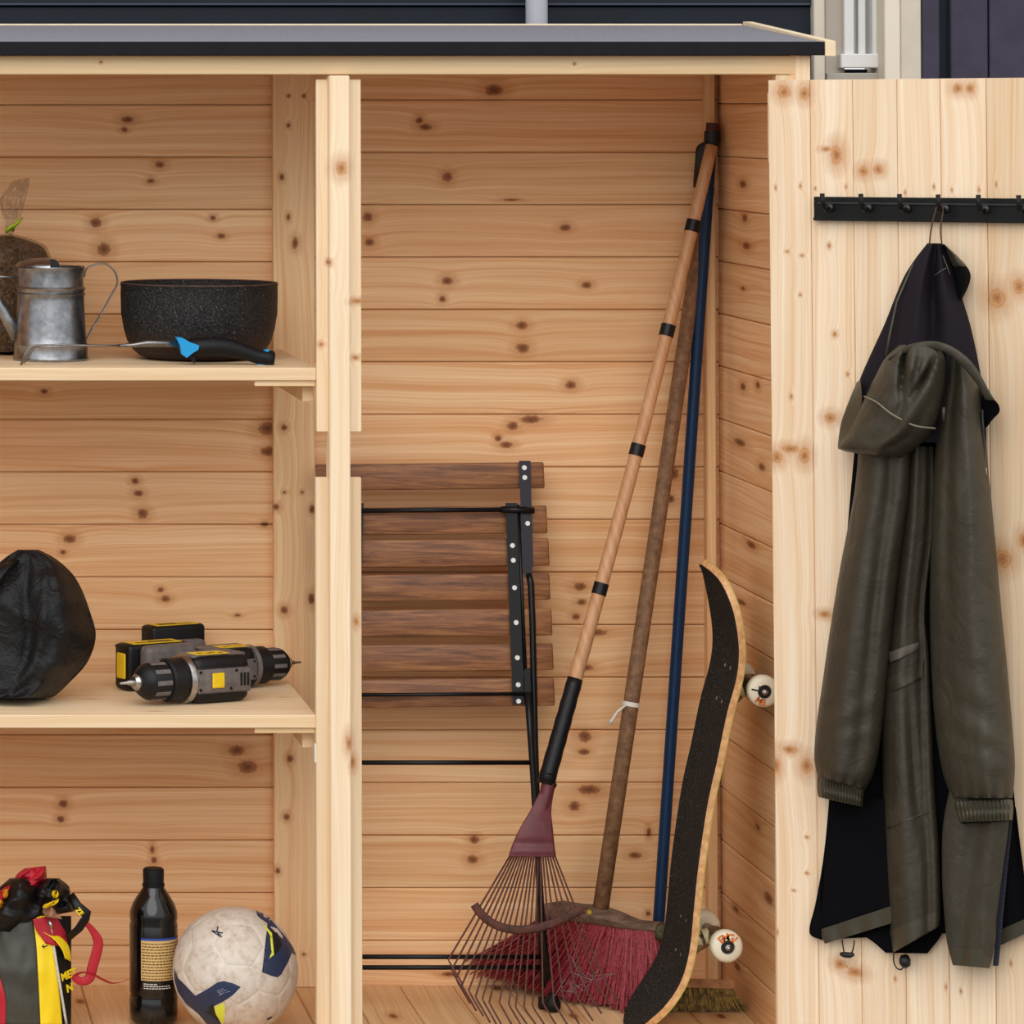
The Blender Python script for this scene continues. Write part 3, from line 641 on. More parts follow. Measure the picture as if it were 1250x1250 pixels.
for pts in panels:
    c = sum(pts, Vector()) / len(pts); n = c.normalized(); u = (pts[0] - c).normalized(); w_ = n.cross(u)
    pts = sorted(pts, key=lambda q: math.atan2((q - c).dot(w_), (q - c).dot(u)))
    bd = []
    for a, b in zip(pts, pts[1:] + pts[:1]): bd += [a.lerp(b, k / 4) for k in range(4)]
    m = len(bd); V = [n]; F = []; rings = [.3, .6, .82, .93, .985]
    for k, q in enumerate(rings):
        for b in bd:
            d = (c + (b - c) * q).normalized(); V.append(d * (1 - .012 * max(0, (q - .75) / .235) ** 2.2))
    for i in range(m): F.append((0, 1 + i, 1 + (i + 1) % m))
    for k in range(len(rings) - 1):
        for i in range(m): F.append((1 + k * m + i, 1 + (k + 1) * m + i, 1 + (k + 1) * m + (i + 1) % m, 1 + k * m + (i + 1) % m))
    mk('panel', [cb + (Rot @ v) * Rb for v in V], F, leather, ball, True)
bm = bmesh.new(); bmesh.ops.create_icosphere(bm, subdivisions=4, radius=Rb * .9868)
for v in bm.verts: v.co += cb
bm.verts.index_update(); mk('seam_core', [v.co.copy() for v in bm.verts], [tuple(v.index for v in f.verts) for f in bm.faces], plain('seam_white', srgb(236, 228, 218), .6), ball, True); bm.free()
def hit(px, py, r):
    d = ray(px, py).normalized(); oc = CO - cb; b = oc.dot(d); q = b * b - oc.dot(oc) + r * r
    if q < 0: return (CO - d * b - cb).normalized() * r + cb
    return CO + d * (-b - math.sqrt(q))
def ball_patch(name, poly, mat, r, par=ball):
    bm = bmesh.new(); vs = [bm.verts.new((x, y, 0)) for x, y in poly]; bm.faces.new(vs)
    bmesh.ops.triangulate(bm, faces=list(bm.faces)); 
    for _ in range(3): bmesh.ops.subdivide_edges(bm, edges=[e for e in bm.edges if e.calc_length() > 5], cuts=1, use_grid_fill=True); bmesh.ops.triangulate(bm, faces=list(bm.faces))
    bm.verts.index_update(); V = [hit(v.co.x, v.co.y, r) for v in bm.verts]; F = [tuple(v.index for v in f.verts) for f in bm.faces]; bm.free()
    return mk(name, V, F, mat, par, True)
bn = plain('ball_navy', srgb(38, 50, 82), .45, var=.2, vscale=80); bl = plain('ball_lime', srgb(222, 226, 70), .45); bk = plain('ball_black', srgb(16, 16, 20), .5)
bx = lambda L: [(150 + x / 5.208, 1040 + y / 5.208) for x, y in L]
ball_patch('navy_print', bx([(842, 352), (880, 372), (940, 425), (985, 480), (1040, 545), (1085, 610), (1105, 665), (1075, 640), (1055, 690), (1010, 775), (985, 797), (950, 790), (885, 765), (945, 700), (1000, 600), (975, 520), (920, 455), (855, 405)]), bn, Rb * 1.0026)
ball_patch('lime_print', bx([(868, 432), (915, 480), (970, 540), (995, 595), (965, 650), (930, 678), (945, 640), (960, 600), (935, 530), (905, 480)]), bl, Rb * 1.0036)
ball_patch('black_print', bx([(945, 485), (975, 515), (1000, 560), (1012, 590), (985, 635), (962, 660), (998, 595), (975, 540)]), bk, Rb * 1.0046)
ball_patch('navy_print', bx([(324, 740), (350, 800), (400, 850), (460, 915), (540, 870), (600, 830), (640, 820), (700, 835), (750, 858), (700, 910), (640, 950), (570, 985), (545, 1020), (590, 1060), (625, 1092), (600, 1130), (530, 1092), (480, 1030), (400, 965), (350, 890), (328, 820)]), bn, Rb * 1.0026)
ball_patch('lime_print', bx([(575, 990), (640, 958), (650, 1000), (630, 1050), (640, 1090), (620, 1085), (595, 1040)]), bl, Rb * 1.0036)
ball_patch('black_print', bx([(545, 985), (575, 970), (590, 1030), (625, 1090), (600, 1075), (560, 1040), (515, 1015), (550, 1010)]), bk, Rb * 1.0046)
ball_patch('navy_print', bx([(392, 478), (350, 520), (362, 500), (380, 485)]), bn, Rb * 1.0026)
mk('marker_sign', *join(*[tube([hit(*bx([(p[0] + (q[0] - p[0]) * k / 4, p[1] + (q[1] - p[1]) * k / 4)])[0], Rb * 1.003) for k in range(5)], .0011, 6) for p, q in (((566, 500), (634, 515)), ((566, 502), (628, 541)), ((604, 474), (597, 506)), ((597, 506), (628, 541)))]), bn, ball, True)
tl = []
for k, (a, b) in enumerate(((600, 640), (605, 660), (612, 680), (615, 640))):
    tl.append(tube([hit(*bx([(a, 885 + k * 9)])[0], Rb * 1.0035), hit(*bx([(b, 868 + k * 9)])[0], Rb * 1.0035)], .0004, 4))
mk('small_print', *join(*tl), plain('print_pale', srgb(170, 176, 190), .6), ball)
mk('size_mark', *tube([hit(*bx([(918, 1062)])[0], Rb * 1.001), hit(*bx([(944, 1050)])[0], Rb * 1.001)], .0022, 4), bk, ball)

# kite-like sack with yellow stripe
yk = -.36; FK = PY(yk); yk0 = 125 + CAMZ * SC(yk) - 1
olive_d = plain('olive_nylon', srgb(62, 60, 50), .5, var=.25, vscale=30, bump=.5, bscale=40); yelf = plain('yellow_nylon', srgb(246, 212, 20), .5, bump=.3, bscale=40)
redf = plain('red_nylon', srgb(178, 22, 40), .5, bump=.4, bscale=40); blkf = plain('black_nylon_b', srgb(16, 15, 16), .42, bump=.6, bscale=45, spec=.3); orf = plain('orange_nylon', srgb(236, 160, 20), .5)
sack = thing('drawstring_sack', 'olive, yellow and red nylon sack with a crumpled black top', 'sack', (at(35, 1240, yk).x, yk, 0))
def col_rows(a, b): return [(a(s), 1118 + (yk0 - 1118) * s, b(s), 1118 + (yk0 - 1118) * s) for s in (0, .25, .5, .75, 1)]
eL = lambda s: -30.0; e1 = lambda s: 40 + 9.5 * s ** .6; e2 = lambda s: 60 + 16 * s ** .7; e3 = lambda s: 74 + 9 * s; e4 = lambda s: 87 + 0 * s
dS = lambda x, s: .085 * max(0.0, 1 - ((x - 28) / 64) ** 2) ** .5 * (.75 + .25 * min(1, s * 2)) + .004 * noise.noise(Vector((x * .08, s * 5, 4)))
def strip(name, a, b, mat, nx=12, lift=0.0, par=sack):
    rows = col_rows(a, b)
    def f(t, s): x = a(s) + (b(s) - a(s)) * t; return dS(x, s) + lift
    def g(t, s): x = a(s) + (b(s) - a(s)) * t; return -.5 * dS(x, s)
    return mk(name, *sheet(FK, rows, f, nx, 24, g, 0, 0, .0006), mat, par, True)
strip('side_panel', eL, e1, olive_d, 22); strip('yellow_stripe', e1, e2, yelf); bs = strip('black_panel', e2, e3, blkf, 8); rp = strip('print_panel', e3, e4, blkf, 8)
strip('red_corner', lambda s: -30, lambda s: max(-29, 6.5 - 60 * max(0, .66 - s)), redf, 8, .0015)
mk('piping', *tube([FK(61 + 20 * s, 1128 + 122 * s, dS(61 + 20 * s, s) + .004) for s in [i / 12 for i in range(13)]], .0023, 8), plain('white_cord', srgb(214, 212, 208), .6, var=.3, vscale=300), sack, True)
mk('red_patch', *sheet(FK, [(40, 1122, 72, 1116), (44, 1135, 79, 1134), (56, 1152, 84, 1158)], lambda t, s: dS(40 + 42 * t, .1) + .004, 10, 8, lambda t, s: dS(40 + 42 * t, .1) - .002), redf, sack, True)
mk('yellow_patch', *sheet(FK, [(53, 1138, 72, 1136), (66, 1147, 78, 1143), (76, 1160, 85, 1158), (79, 1170, 87, 1174)], lambda t, s: dS(58 + 26 * t, .15) + .0055, 8, 8, lambda t, s: dS(58 + 26 * t, .15)), yelf, sack, True)
def k_text(body, px, py, size, d, tilt=0):
    c = FK(px, py, d); return text_mesh(body, size, Matrix.Translation(c) @ Matrix.Rotation(R(38), 4, 'Z') @ Matrix.Rotation(R(90), 4, 'X') @ Matrix.Rotation(R(tilt), 4, 'Z'), .0008)
mk('lettering', *join(k_text('MET', 83.5, 1190, .019, .046, 12), k_text('N', 85, 1206, .019, .045, 12)), yelf, rp)
mk('logo', *join(tube([FK(51, 1155, .083), FK(54, 1156, .083), FK(58, 1154, .082)], .0012, 6), tube([FK(53, 1153, .083), FK(53.5, 1158, .083)], .001, 6)), blkf, sack)
def lump(name, rows, dep, mat, wob=.01, seed=0, base=0.0, k=3.0):
    return mk(name, *sheet(FK, rows, lambda t, s: base + dep * arch(t, .5) * arch(.1 + .8 * s, .5) + .008 * math.sin(t * 9 * k / 3 + s * 5 + seed), 22, 22, lambda t, s: base - .4 * dep * arch(t, .5), wob, seed), mat, sack, True)
lump('crumpled_top', [(12, 1072, 34, 1072), (-4, 1086, 50, 1084), (-14, 1100, 58, 1100), (-24, 1118, 60, 1118), (-28, 1134, 42, 1138), (-28, 1140, 34, 1150)], .085, blkf, .014, 2)
lump('red_fold', [(30, 1060, 56, 1057), (20, 1068, 57, 1068), (16, 1080, 56, 1076), (24, 1090, 50, 1090)], .05, redf, .008, 5, -.01)
lump('red_fold', [(4, 1084, 14, 1080), (-8, 1096, 12, 1094), (-14, 1112, 4, 1108)], .04, redf, .008, 6, .03)
lump('orange_spot', [(4, 1086, 10, 1085), (3, 1092, 10, 1092), (5, 1097, 8, 1096)], .01, orf, 0, 1, .075)
lump('orange_spot', [(-4, 1099, 3, 1098), (-5, 1104, 4, 1104), (-4, 1109, 1, 1108)], .01, orf, 0, 1, .075)
lump('rolled_flap', [(58, 1072, 72, 1072), (47, 1080, 84, 1082), (40, 1094, 86, 1094), (42, 1108, 88, 1104), (54, 1120, 92, 1112)], .06, blkf, .014, 9, .02, 5)
lump('yellow_fold', [(54, 1104, 72, 1097), (52, 1108, 71, 1101), (56, 1109, 68, 1104)], .012, yelf, .002, 3, .085)
lump('yellow_fold', [(64, 1087, 70, 1087), (63, 1092, 72, 1092), (66, 1097, 70, 1096)], .012, yelf, .002, 4, .08)
lump('tan_lining', [(54, 1108, 66, 1106), (52, 1114, 72, 1116), (58, 1120, 76, 1122)], .014, plain('tan_lining', srgb(176, 128, 98), .6), .004, 7, .072)
mk('buckle_strap', *tube([FK(86, 1092, .05), FK(94, 1106, .06), FK(106, 1116, .062), FK(104, 1122, .06), FK(96, 1134, .055), (FK(83, 1145, .05))], [.007, .0085, .009, .009, .0088, .008], 10, .3, ref=Vector((0, 1, 0))), blkf, sack, True)
mk('strap_lettering', *text_mesh('ZE', .012, Matrix.Translation(FK(97, 1113, .0655)) @ Matrix.Rotation(R(90), 4, 'X') @ Matrix.Rotation(R(-48), 4, 'Z'), .0006), yelf, sack)
mk('zip_pull', *tube([FK(60, 1124, .09), FK(62, 1129, .092), FK(63, 1134, .09)], [.003, .0035, .002], 8), smet, sack, True)
rib = [FK(104, 1126, .055), FK(113, 1136, .052), FK(120, 1150, .05), FK(117, 1166, .05), FK(113, 1180, .05), FK(109, 1194, .05), FK(99, 1198, .052), FK(91, 1192, .055), FK(100, 1187, .056), FK(113, 1189, .054), FK(124, 1195, .04), FK(136, 1200, .02), FK(148, 1199, 0), FK(157, 1195, -.01)]
mk('red_ribbon', *tube(smooth_path(rib, 60), [crom([(.004,), (.006,), (.0085,), (.009,), (.009,), (.0085,), (.007,), (.006,), (.0035,), (.003,), (.003,), (.0035,), (.003,), (.0025,)], i / 60)[0] for i in range(61)], 8, .14, ref=Vector((0, 1, 0))), redf, sack, True)
# ================================================================== RIGHT BAY
# folded slatted chair leaning on the back wall
pb = Vector((1.1, -.175, 0)); nCh = Vector((0, -.978, .118 * 1.0)).normalized()   # plane leaning back
nCh = Vector((0, -1, -.0)).normalized()
lean = math.atan2(.13, .98); nCh = Vector((0, -math.cos(lean), -math.sin(lean) * -1)).normalized()
FH = PF(pb, nCh)
t = NT('dark_hardwood'); p_ = t.n('ShaderNodeNewGeometry').outputs['Position']; rn = t.n('ShaderNodeObjectInfo').outputs['Random']
sp_ = t.n('ShaderNodeSeparateXYZ'); t.put(sp_.inputs[0], p_)
vv = t.combine(t.math('MULTIPLY_ADD', rn, 30, t.math('MULTIPLY', sp_.outputs[0], 9)), t.math('MULTIPLY', sp_.outputs[1], 60), t.math('MULTIPLY', sp_.outputs[2], 150))
f1 = t.noise(vv, 1.0, 4, .65, .6); f2 = t.noise(p_, 16, 3, .6)
c = t.ramp(f1, [(.28, srgb(82, 46, 24)), (.5, srgb(146, 92, 52)), (.72, srgb(188, 130, 78))]); c = t.mix(t.math('MULTIPLY', f2, .4), c, srgb(70, 42, 28))
t.put(t.b.inputs['Base Color'], c); t.b.inputs['Roughness'].default_value = .5; t.bump(f1, .25, .001); hard = t.m
bmet = plain('black_enamel', srgb(14, 14, 16), .35, spec=.3); pmet = plain('plum_black_enamel', srgb(34, 29, 40), .35, spec=.35); zinc = plain('zinc_screw', srgb(214, 214, 210), .35, .6)
chair = thing('folding_chair', 'folded garden chair with dark hardwood slats and black metal frame', 'chair', (FH(530, 1220).x, FH(530, 1220).y, 0))
def plate(name, poly, d0, d1, mat, par=chair, bev=0.0):
    n = len(poly); V = [FH(x, y, d0) for x, y in poly] + [FH(x, y, d1) for x, y in poly]
    F = [tuple(range(n)), tuple(range(2 * n - 1, n - 1, -1))] + [(i, (i + 1) % n, n + (i + 1) % n, n + i) for i in range(n)]
    if bev:
        bm = bmesh.new(); vs = [bm.verts.new(v) for v in V]; [bm.faces.new([vs[i] for i in f]) for f in F]; bmesh.ops.recalc_face_normals(bm, faces=bm.faces)
        bmesh.ops.bevel(bm, geom=list(bm.edges), offset=bev, segments=2, affect='EDGES', profile=.5); bm.verts.index_update()
        V = [v.co.copy() for v in bm.verts]; F = [tuple(v.index for v in f.verts) for f in bm.faces]; bm.free()
    return mk(name, V, F, mat, par, bool(bev), auto=40)
SL = [(566, 597.5, 663.5, 385.5), (619, 652.5, 667, 386), (659, 692, 669.5, 386.5), (701.5, 733.5, 670.5, 387), (744.5, 777, 673, 388), (787, 819.5, 674.5, 389), (829, 863, 676, 390)]
for k, (y0, y1, xr, xl) in enumerate(SL):
    db = .006 if k < 2 else .010
    plate('slat', [(xl, y0 + 1), (xr, y0 - 2), (xr + 1.5, y1 - 1.5), (xl + 1, y1 + 1.5)], db, db + .018, hard, bev=.003)
def screws(L, d, par):
    for x, y in L:
        c0 = FH(x, y, d); q = nCh.to_track_quat('Z', 'Y').to_matrix().to_4x4()
        mk('screw', *xf(join(lathe([(.0048, 0), (.0048, .0012), (.0040, .0019), (.0016, .0019), (.0016, .0012), (0, .0012)], 14)), Matrix.Translation(c0) @ q), zinc, par, True, auto=30)
for m in (1, -1):                                        # right side as seen, left side mirrored about x = 530 px
    X = lambda x: x if m == 1 else 1061 - x + (14 if x > 660 else 0)
    bb = plate('back_bar', [(X(633.5), 562.5), (X(647.5), 562.5), (X(651), 690), (X(648), 704), (X(641), 704), (X(637.5), 690)], .0245, .031, pmet)
    screws([(X(640), 571), (X(640.5), 583), (X(644), 639)], .031, bb)
    sb = plate('seat_bar', [(X(617), 614), (X(631), 614), (X(640), 858), (X(626), 860)], .029, .036, bmet)
    mk('seat_bar_flange', *tube([FH(X(632), 616, .030), FH(X(643), 858, .030)], .0035, 8), bmet, sb, True)
    screws([(X(625.5), 666), (X(626.5), 684), (X(628), 717.5), (X(630), 760), (X(631.5), 803), (X(632.5), 836), (X(633), 856)], .036, sb)
    plate('pivot_bracket', [(X(640), 817), (X(647), 815), (X(649), 858), (X(641), 860)], .029, .037, bmet)
    mk('back_leg', *tube([FH(X(645), 700, .028), FH(X(648), 712, .03), FH(X(650), 760, .03), FH(X(653), 900, .03), FH(X(656), 1000, .03), FH(X(659), 1120, .028), FH(X(663), 1205, .026)], .0058, 10), bmet, chair, True)
    mk('front_leg', *tube([FH(X(644), 845, .042), FH(X(648), 900, .043), FH(X(652), 960, .043), FH(X(661), 1120, .044), FH(X(668), 1196, .046)], .0062, 10), bmet, chair, True)
    ft = FH(X(676), 1214, .046)
    mk('foot', *xf(lathe([(0, 0), (.011, .0005), (.0155, .006), (.0155, .014), (.0115, .023), (.007, .032), (0, .033)], 18), Matrix.Translation((FH(X(674), 1214, .046).x, FH(X(674), 1214, .046).y, .0006))), blk, chair, True)
    mk('foot', *xf(lathe([(0, 0), (.008, .0005), (.009, .004), (.009, .02), (0, .021)], 14), Matrix.Translation((FH(X(663), 1205, .026).x, FH(X(663), 1205, .026).y, .0006))), blk, chair, True)
for y, x1, d in ((622, 632, .038), (847, 645, .041), (931, 651, .043), (1168, 660, .030), (1181, 662, .046)):
    mk('cross_rod', *tube([FH(1061 - x1, y + 1.5 if y < 900 else y, d), FH(x1, y, d)], .0043 if y != 847 else .0034, 8), bmet, chair, True)
mk('pivot_rod', *tube([FH(612, 622, .038), FH(652, 623, .036)], .006, 10), bmet, chair, True)

# ---- leaning tools
wood_h = NT('bamboo_handle'); p_ = wood_h.n('ShaderNodeNewGeometry').outputs['Position']; s3 = wood_h.n('ShaderNodeSeparateXYZ'); wood_h.put(s3.inputs[0], p_)
ff = wood_h.noise(wood_h.combine(wood_h.math('MULTIPLY_ADD', s3.outputs[2], .26, s3.outputs[0]), 0.0, wood_h.math('MULTIPLY', s3.outputs[2], .06)), 120, 3, .6)
wood_h.put(wood_h.b.inputs['Base Color'], wood_h.ramp(ff, [(.3, srgb(184, 132, 90)), (.7, srgb(208, 160, 116))])); wood_h.b.inputs['Roughness'].default_value = .45; wood_h = wood_h.m
tape = plain('black_tape', srgb(17, 16, 20), .4, spec=.3, bump=.4, bscale=140); maroon = plain('maroon_paint', srgb(104, 42, 48), .5, var=.3, vscale=60); rust = plain('rusty_tine', srgb(96, 46, 36), .6, c2=srgb(64, 36, 28), vscale=120)
# rake plane: top in the corner, tips on the floor in front of the chair
rT, rB_ = at(868, 178, -.09), at(640, 1236, -.335)
def RP(px, py, d=0.0):
    # plane containing the rake's line and the x direction
    e = (rB_ - rT); n = Vector((1, 0, 0)).cross(e).normalized(); n = n if n.y < 0 else -n
    return PF(rT, n)(px, py, d)
rake = thing('leaf_rake', 'fan leaf rake with maroon head, thin rusty tines and taped wooden handle', 'rake', (rB_.x, rB_.y, 0))
r_h = .0125
def ctr(py): return 869 + (668 - 869) * (py - 178) / (950 - 178) + (5.5 * math.sin((py - 178) / 772 * math.pi))
hpts = [RP(ctr(y), y) for y in [178 + i * (955 - 178) / 30 for i in range(31)]]
mk('handle', *tube(hpts, [r_h * (.9 + .12 * i / 30) * (1 + .03 * noise.noise(Vector((i * .9, 0, 0)))) for i in range(31)], 16), wood_h, rake, True)
for y in (276, 403.5, 549.5, 719):
    h = 7; mk('tape_band', *tube([RP(ctr(y - h), y - h), RP(ctr(y), y), RP(ctr(y + h), y + h)], r_h * 1.07, 16), tape, rake, True, auto=40)
gp_ = [828 + i * (957 - 828) / 12 for i in range(13)]
mk('wrapped_grip', *tube([RP(ctr(y), y) for y in gp_], [r_h * (1.08 + .07 * (i % 2) + .01 * i) for i in range(13)], 16), tape, rake, True)
mk('wire_tie', *tube([RP(659, 946, .012), RP(666, 950, .018), RP(676, 953, .014), RP(679, 958, .008), RP(677, 962, .004)], .0014, 6), bmet, rake, True)
mk('wire_tie', *tube([RP(660, 941, .010), RP(668, 944, .018), RP(677, 946, .012)], .0014, 6), bmet, rake, True)
mk('ferrule', *tube([RP(672, 940), RP(669, 960), RP(663, 985), RP(654, 1010)], [.0125, .0125, .011, .006], 14), maroon, rake, True)
rows = [(658, 968, 676, 968), (647, 990, 673, 990), (634, 1012, 675, 1012), (625, 1032, 677, 1032), (620.5, 1046, 679, 1046)]
mk('head_plate', *sheet(RP, rows, lambda t, s: .006 + .004 * math.sin(t * math.pi) - .003 * math.exp(-((s - .72) / .05) ** 2) + .002 * math.exp(-((s - .86) / .05) ** 2), 16, 24, lambda t, s: -.004 + .004 * math.sin(t * math.pi)), maroon, rake, True)
N_T = 20
bend = [(35, 440), (55, 500), (80, 550), (115, 590), (155, 620), (195, 655), (235, 670), (275, 690), (335, 690), (390, 700), (430, 715), (480, 715), (530, 710), (590, 690), (655, 690), (710, 665), (790, 650), (840, 610), (910, 585), (945, 550)]
bend = [(540 + x / 4.81, 1080 + y / 4.81) for x, y in bend]
for k in range(N_T):
    u = k / (N_T - 1); x0 = 623 + 54 * u; y0 = 1044 + 2 * math.sin(u * math.pi)
    bx_, by_ = bend[k]; tip = (bx_ + 17 + 3 * u, by_ + 29 + 4 * math.sin(u * math.pi))
    P = [RP(x0, y0, .002), RP((x0 + bx_) / 2, (y0 + by_) / 2, .002), RP(bx_, by_, .002)]
    P.append(RP(bx_ + 3, by_ + 6, .006))
    e = RP(*tip, .03); e.z = max(e.z, .0025); P.append(e)
    mk('tine', *tube(P, .0017, 6), rust, rake, True)
arc = smooth_path([RP(x, y, .006) for x, y in ((579, 1104), (586, 1114), (598, 1125), (613, 1132), (632, 1135), (652, 1133), (672, 1128), (690, 1120), (704, 1113), (713, 1110))], 36)
mk('brace_band', *tube(arc, .0075, 8, .3, ref=Vector((0, 1, 0))), plain('rust_band', srgb(92, 48, 36), .75, c2=srgb(58, 34, 26), vscale=90, bump=.5, bscale=200), rake, True)
mk('brace_screw', *xf(lathe([(0, 0), (.005, 0), (.004, .004), (0, .004)], 8), Matrix.Translation(RP(719, 1113, .006)) @ Matrix.Rotation(R(90), 4, 'X')), plain('brass', srgb(190, 160, 60), .4, .8), rake)

# broom: oblique head, right end nearer
bR, bL = at(806, 1135, -.225), at(664, 1108, -.075)
broom = thing('floor_broom', 'broom with worn wooden head, red bristles and brown handle', 'broom', ((bR.x + bL.x) / 2, (bR.y + bL.y) / 2, 0))
brown = NT('weathered_handle'); p_ = brown.n('ShaderNodeNewGeometry').outputs['Position']; ff = brown.noise(p_, 70, 5, .7)
brown.put(brown.b.inputs['Base Color'], brown.ramp(ff, [(.3, srgb(92, 66, 46)), (.55, srgb(134, 98, 68)), (.75, srgb(158, 122, 88))])); brown.b.inputs['Roughness'].default_value = .6; brown.bump(ff, .3, .002); brown = brown.m
bC = bL.lerp(bR, .55); ho = bL.lerp(bR, .5); ho = at(734, 1104, bL.lerp(bR, .5).y)
ht = at(864, 228, -.035)
mk('handle', *tube([ho - Vector((0, 0, .03)) * 0 + (ho - ht).normalized() * .02, ho.lerp(ht, .33), ho.lerp(ht, .66), ht], [.0145, .0142, .0138, .013], 16), brown, broom, True)
ax_ = (bR - bL).normalized(); nr = Vector((ax_.y, -ax_.x, 0)).normalized(); nr = nr if nr.y < 0 else -nr
gw = NT('grey_wood'); p_ = gw.n('ShaderNodeNewGeometry').outputs['Position']; ff = gw.noise(gw.vec('MULTIPLY', p_, (30, 30, 160)), 1.0, 4, .7)
gw.put(gw.b.inputs['Base Color'], gw.ramp(ff, [(.3, srgb(66, 46, 36)), (.6, srgb(118, 92, 74)), (.8, srgb(142, 118, 98))])); gw.b.inputs['Roughness'].default_value = .8; gw.bump(ff, .5, .002); gw = gw.m
V, F = [], []; NS = 24
Lh = (bR - bL).length
top = [(0, 1103), (.12, 1100), (.3, 1104), (.45, 1105), (.6, 1112), (.8, 1124), (1, 1126)]
for i in range(NS + 1):
    s = i / NS; c = bL.lerp(bR, s); pxs = 664 + 142 * s
    yt = next(a[1] + (b[1] - a[1]) * (s - a[0]) / (b[0] - a[0]) for a, b in zip(top, top[1:]) if a[0] <= s <= b[0]); ybm = 1119 + 20 * s
    zt_, zb_ = at(pxs, yt, c.y).z, at(pxs, ybm, c.y).z; hw = .026 * (1 - .35 * s ** 3)
    for k in range(12):
        a = 2 * math.pi * k / 12; ca, sa = math.cos(a), math.sin(a); sg = lambda v: math.copysign(abs(v) ** .6, v)
        q = Vector((at(pxs, 1120, c.y).x, c.y, (zt_ + zb_) / 2)) + nr * hw * sg(ca) + Vector((0, 0, (zt_ - zb_) / 2 * sg(sa))); V.append(q)
for i in range(NS):
    for k in range(12): F.append((i * 12 + k, i * 12 + (k + 1) % 12, (i + 1) * 12 + (k + 1) % 12, (i + 1) * 12 + k))
F += [tuple(range(11, -1, -1)), tuple(NS * 12 + k for k in range(12))]
mk('head_block', *(V, F), gw, broom, True, auto=60)
mk('block_end', *tube([bR - ax_ * .004 + Vector((0, 0, -.004)), bR + ax_ * .012 + Vector((0, 0, -.006))], [.0155, .0135], 14), plain('mossy_end', srgb(58, 50, 36), .9, c2=srgb(84, 84, 50), vscale=160), broom, True, auto=50)
redb = plain('red_bristle', srgb(172, 58, 68), .5, c2=srgb(112, 26, 38), vscale=260)
rb_ = random.Random(11); VV, FF = [], []
for i in range(1700):
    s = rb_.random(); w_ = rb_.uniform(-1, 1); c = bL.lerp(bR, .02 + .96 * s); pxs = 664 + 142 * (.02 + .96 * s)
    z0 = at(pxs, 1117 + 19 * s, c.y).z; p0 = Vector((at(pxs, 1120, c.y).x, c.y, z0)) + nr * .019 * w_
    sp_x = (s - .75) * .19 if s < .75 else (s - .75) * .05
    L_ = z0 - rb_.uniform(.001, .012) if s > .35 else z0 - rb_.uniform(.004, .03) - (.35 - s) * .03
    tip = p0 + ax_ * (sp_x + rb_.gauss(0, .010)) + nr * (.028 * w_ + rb_.gauss(0, .007)) - Vector((0, 0, L_))
    mid = p0.lerp(tip, .5) + Vector((rb_.gauss(0, .004), rb_.gauss(0, .004), 0)) + ax_ * sp_x * -.06
    m = tube([p0, mid, tip], [.0018, .0019, .0013], 3, caps=False); b = len(VV); VV += m[0]; FF += [tuple(i_ + b for i_ in f) for f in m[1]]
o = mk('bristles', VV, FF, redb, broom); o['kind'] = 'stuff'
fl = []
for k in range(5):
    c = at(705 + rb_.uniform(-18, 40), 1185 + rb_.uniform(-20, 30), -.262); fl.append(tube([c + Vector((rb_.gauss(0, .02), rb_.gauss(0, .006), rb_.gauss(0, .014))) for _ in range(5)], .0006, 4))
o = mk('lint', *join(*fl), plain('grey_lint', srgb(130, 124, 128), .9), broom); o['kind'] = 'stuff'
wt = plain('white_tie', srgb(226, 220, 210), .6); hy = ho.lerp(ht, (1104 - 863) / (1104 - 228)); hd = (ht - ho).normalized()
mk('cable_tie', *tube([hy - hd * .004, hy + hd * .004], .0158, 16), wt, broom, True, auto=40)
mk('tie_tail', *tube([hy + Vector((-.012, -.012, 0)), hy + Vector((-.028, -.014, -.012)), hy + Vector((-.036, -.012, -.026)), hy + Vector((-.040, -.01, -.033))], [.0022, .0022, .003, .0042], 8), wt, broom, True)

# blue pole with black end fitting
blue = plain('blue_pole', srgb(8, 46, 82), .4, spec=.3, var=.15, vscale=40)
b0 = at(803, 1140, -.085); b1 = at(869, 160, -.05); dB = (b0 - b1).normalized(); b0 = b0 + dB * ((b0.z - .004) / -dB.z)
pole = thing('blue_tool_pole', 'blue metal tool pole with black head in the wall corner', 'pole', (b0.x, b0.y, 0))
mk('pole', *tube([b0, b0.lerp(b1, .5), b1], .0105, 18), blue, pole, True, auto=50)
mk('end_fitting', *tube([at(868, 178, -.0505), at(869.5, 170, -.05), at(869.5, 160, -.05)], [.0135, .0155, .0145], 16), black_in, pole, True, auto=50)
mk('end_plug', *tube([at(869.5, 160, -.05), at(870, 150, -.05)], [.0125, .0118], 16), plain('brown_plug', srgb(78, 40, 26), .7), pole, True, auto=50)
mk('side_blade', *sheet(PY(-.054), [(857, 174, 862, 172), (850, 180, 861, 180), (848.5, 195, 860, 195), (847, 212, 856, 212), (846, 229, 850, 229)], lambda t, s: .004 + .012 * t, 6, 14, lambda t, s: .012 * t), black_in, pole, True)

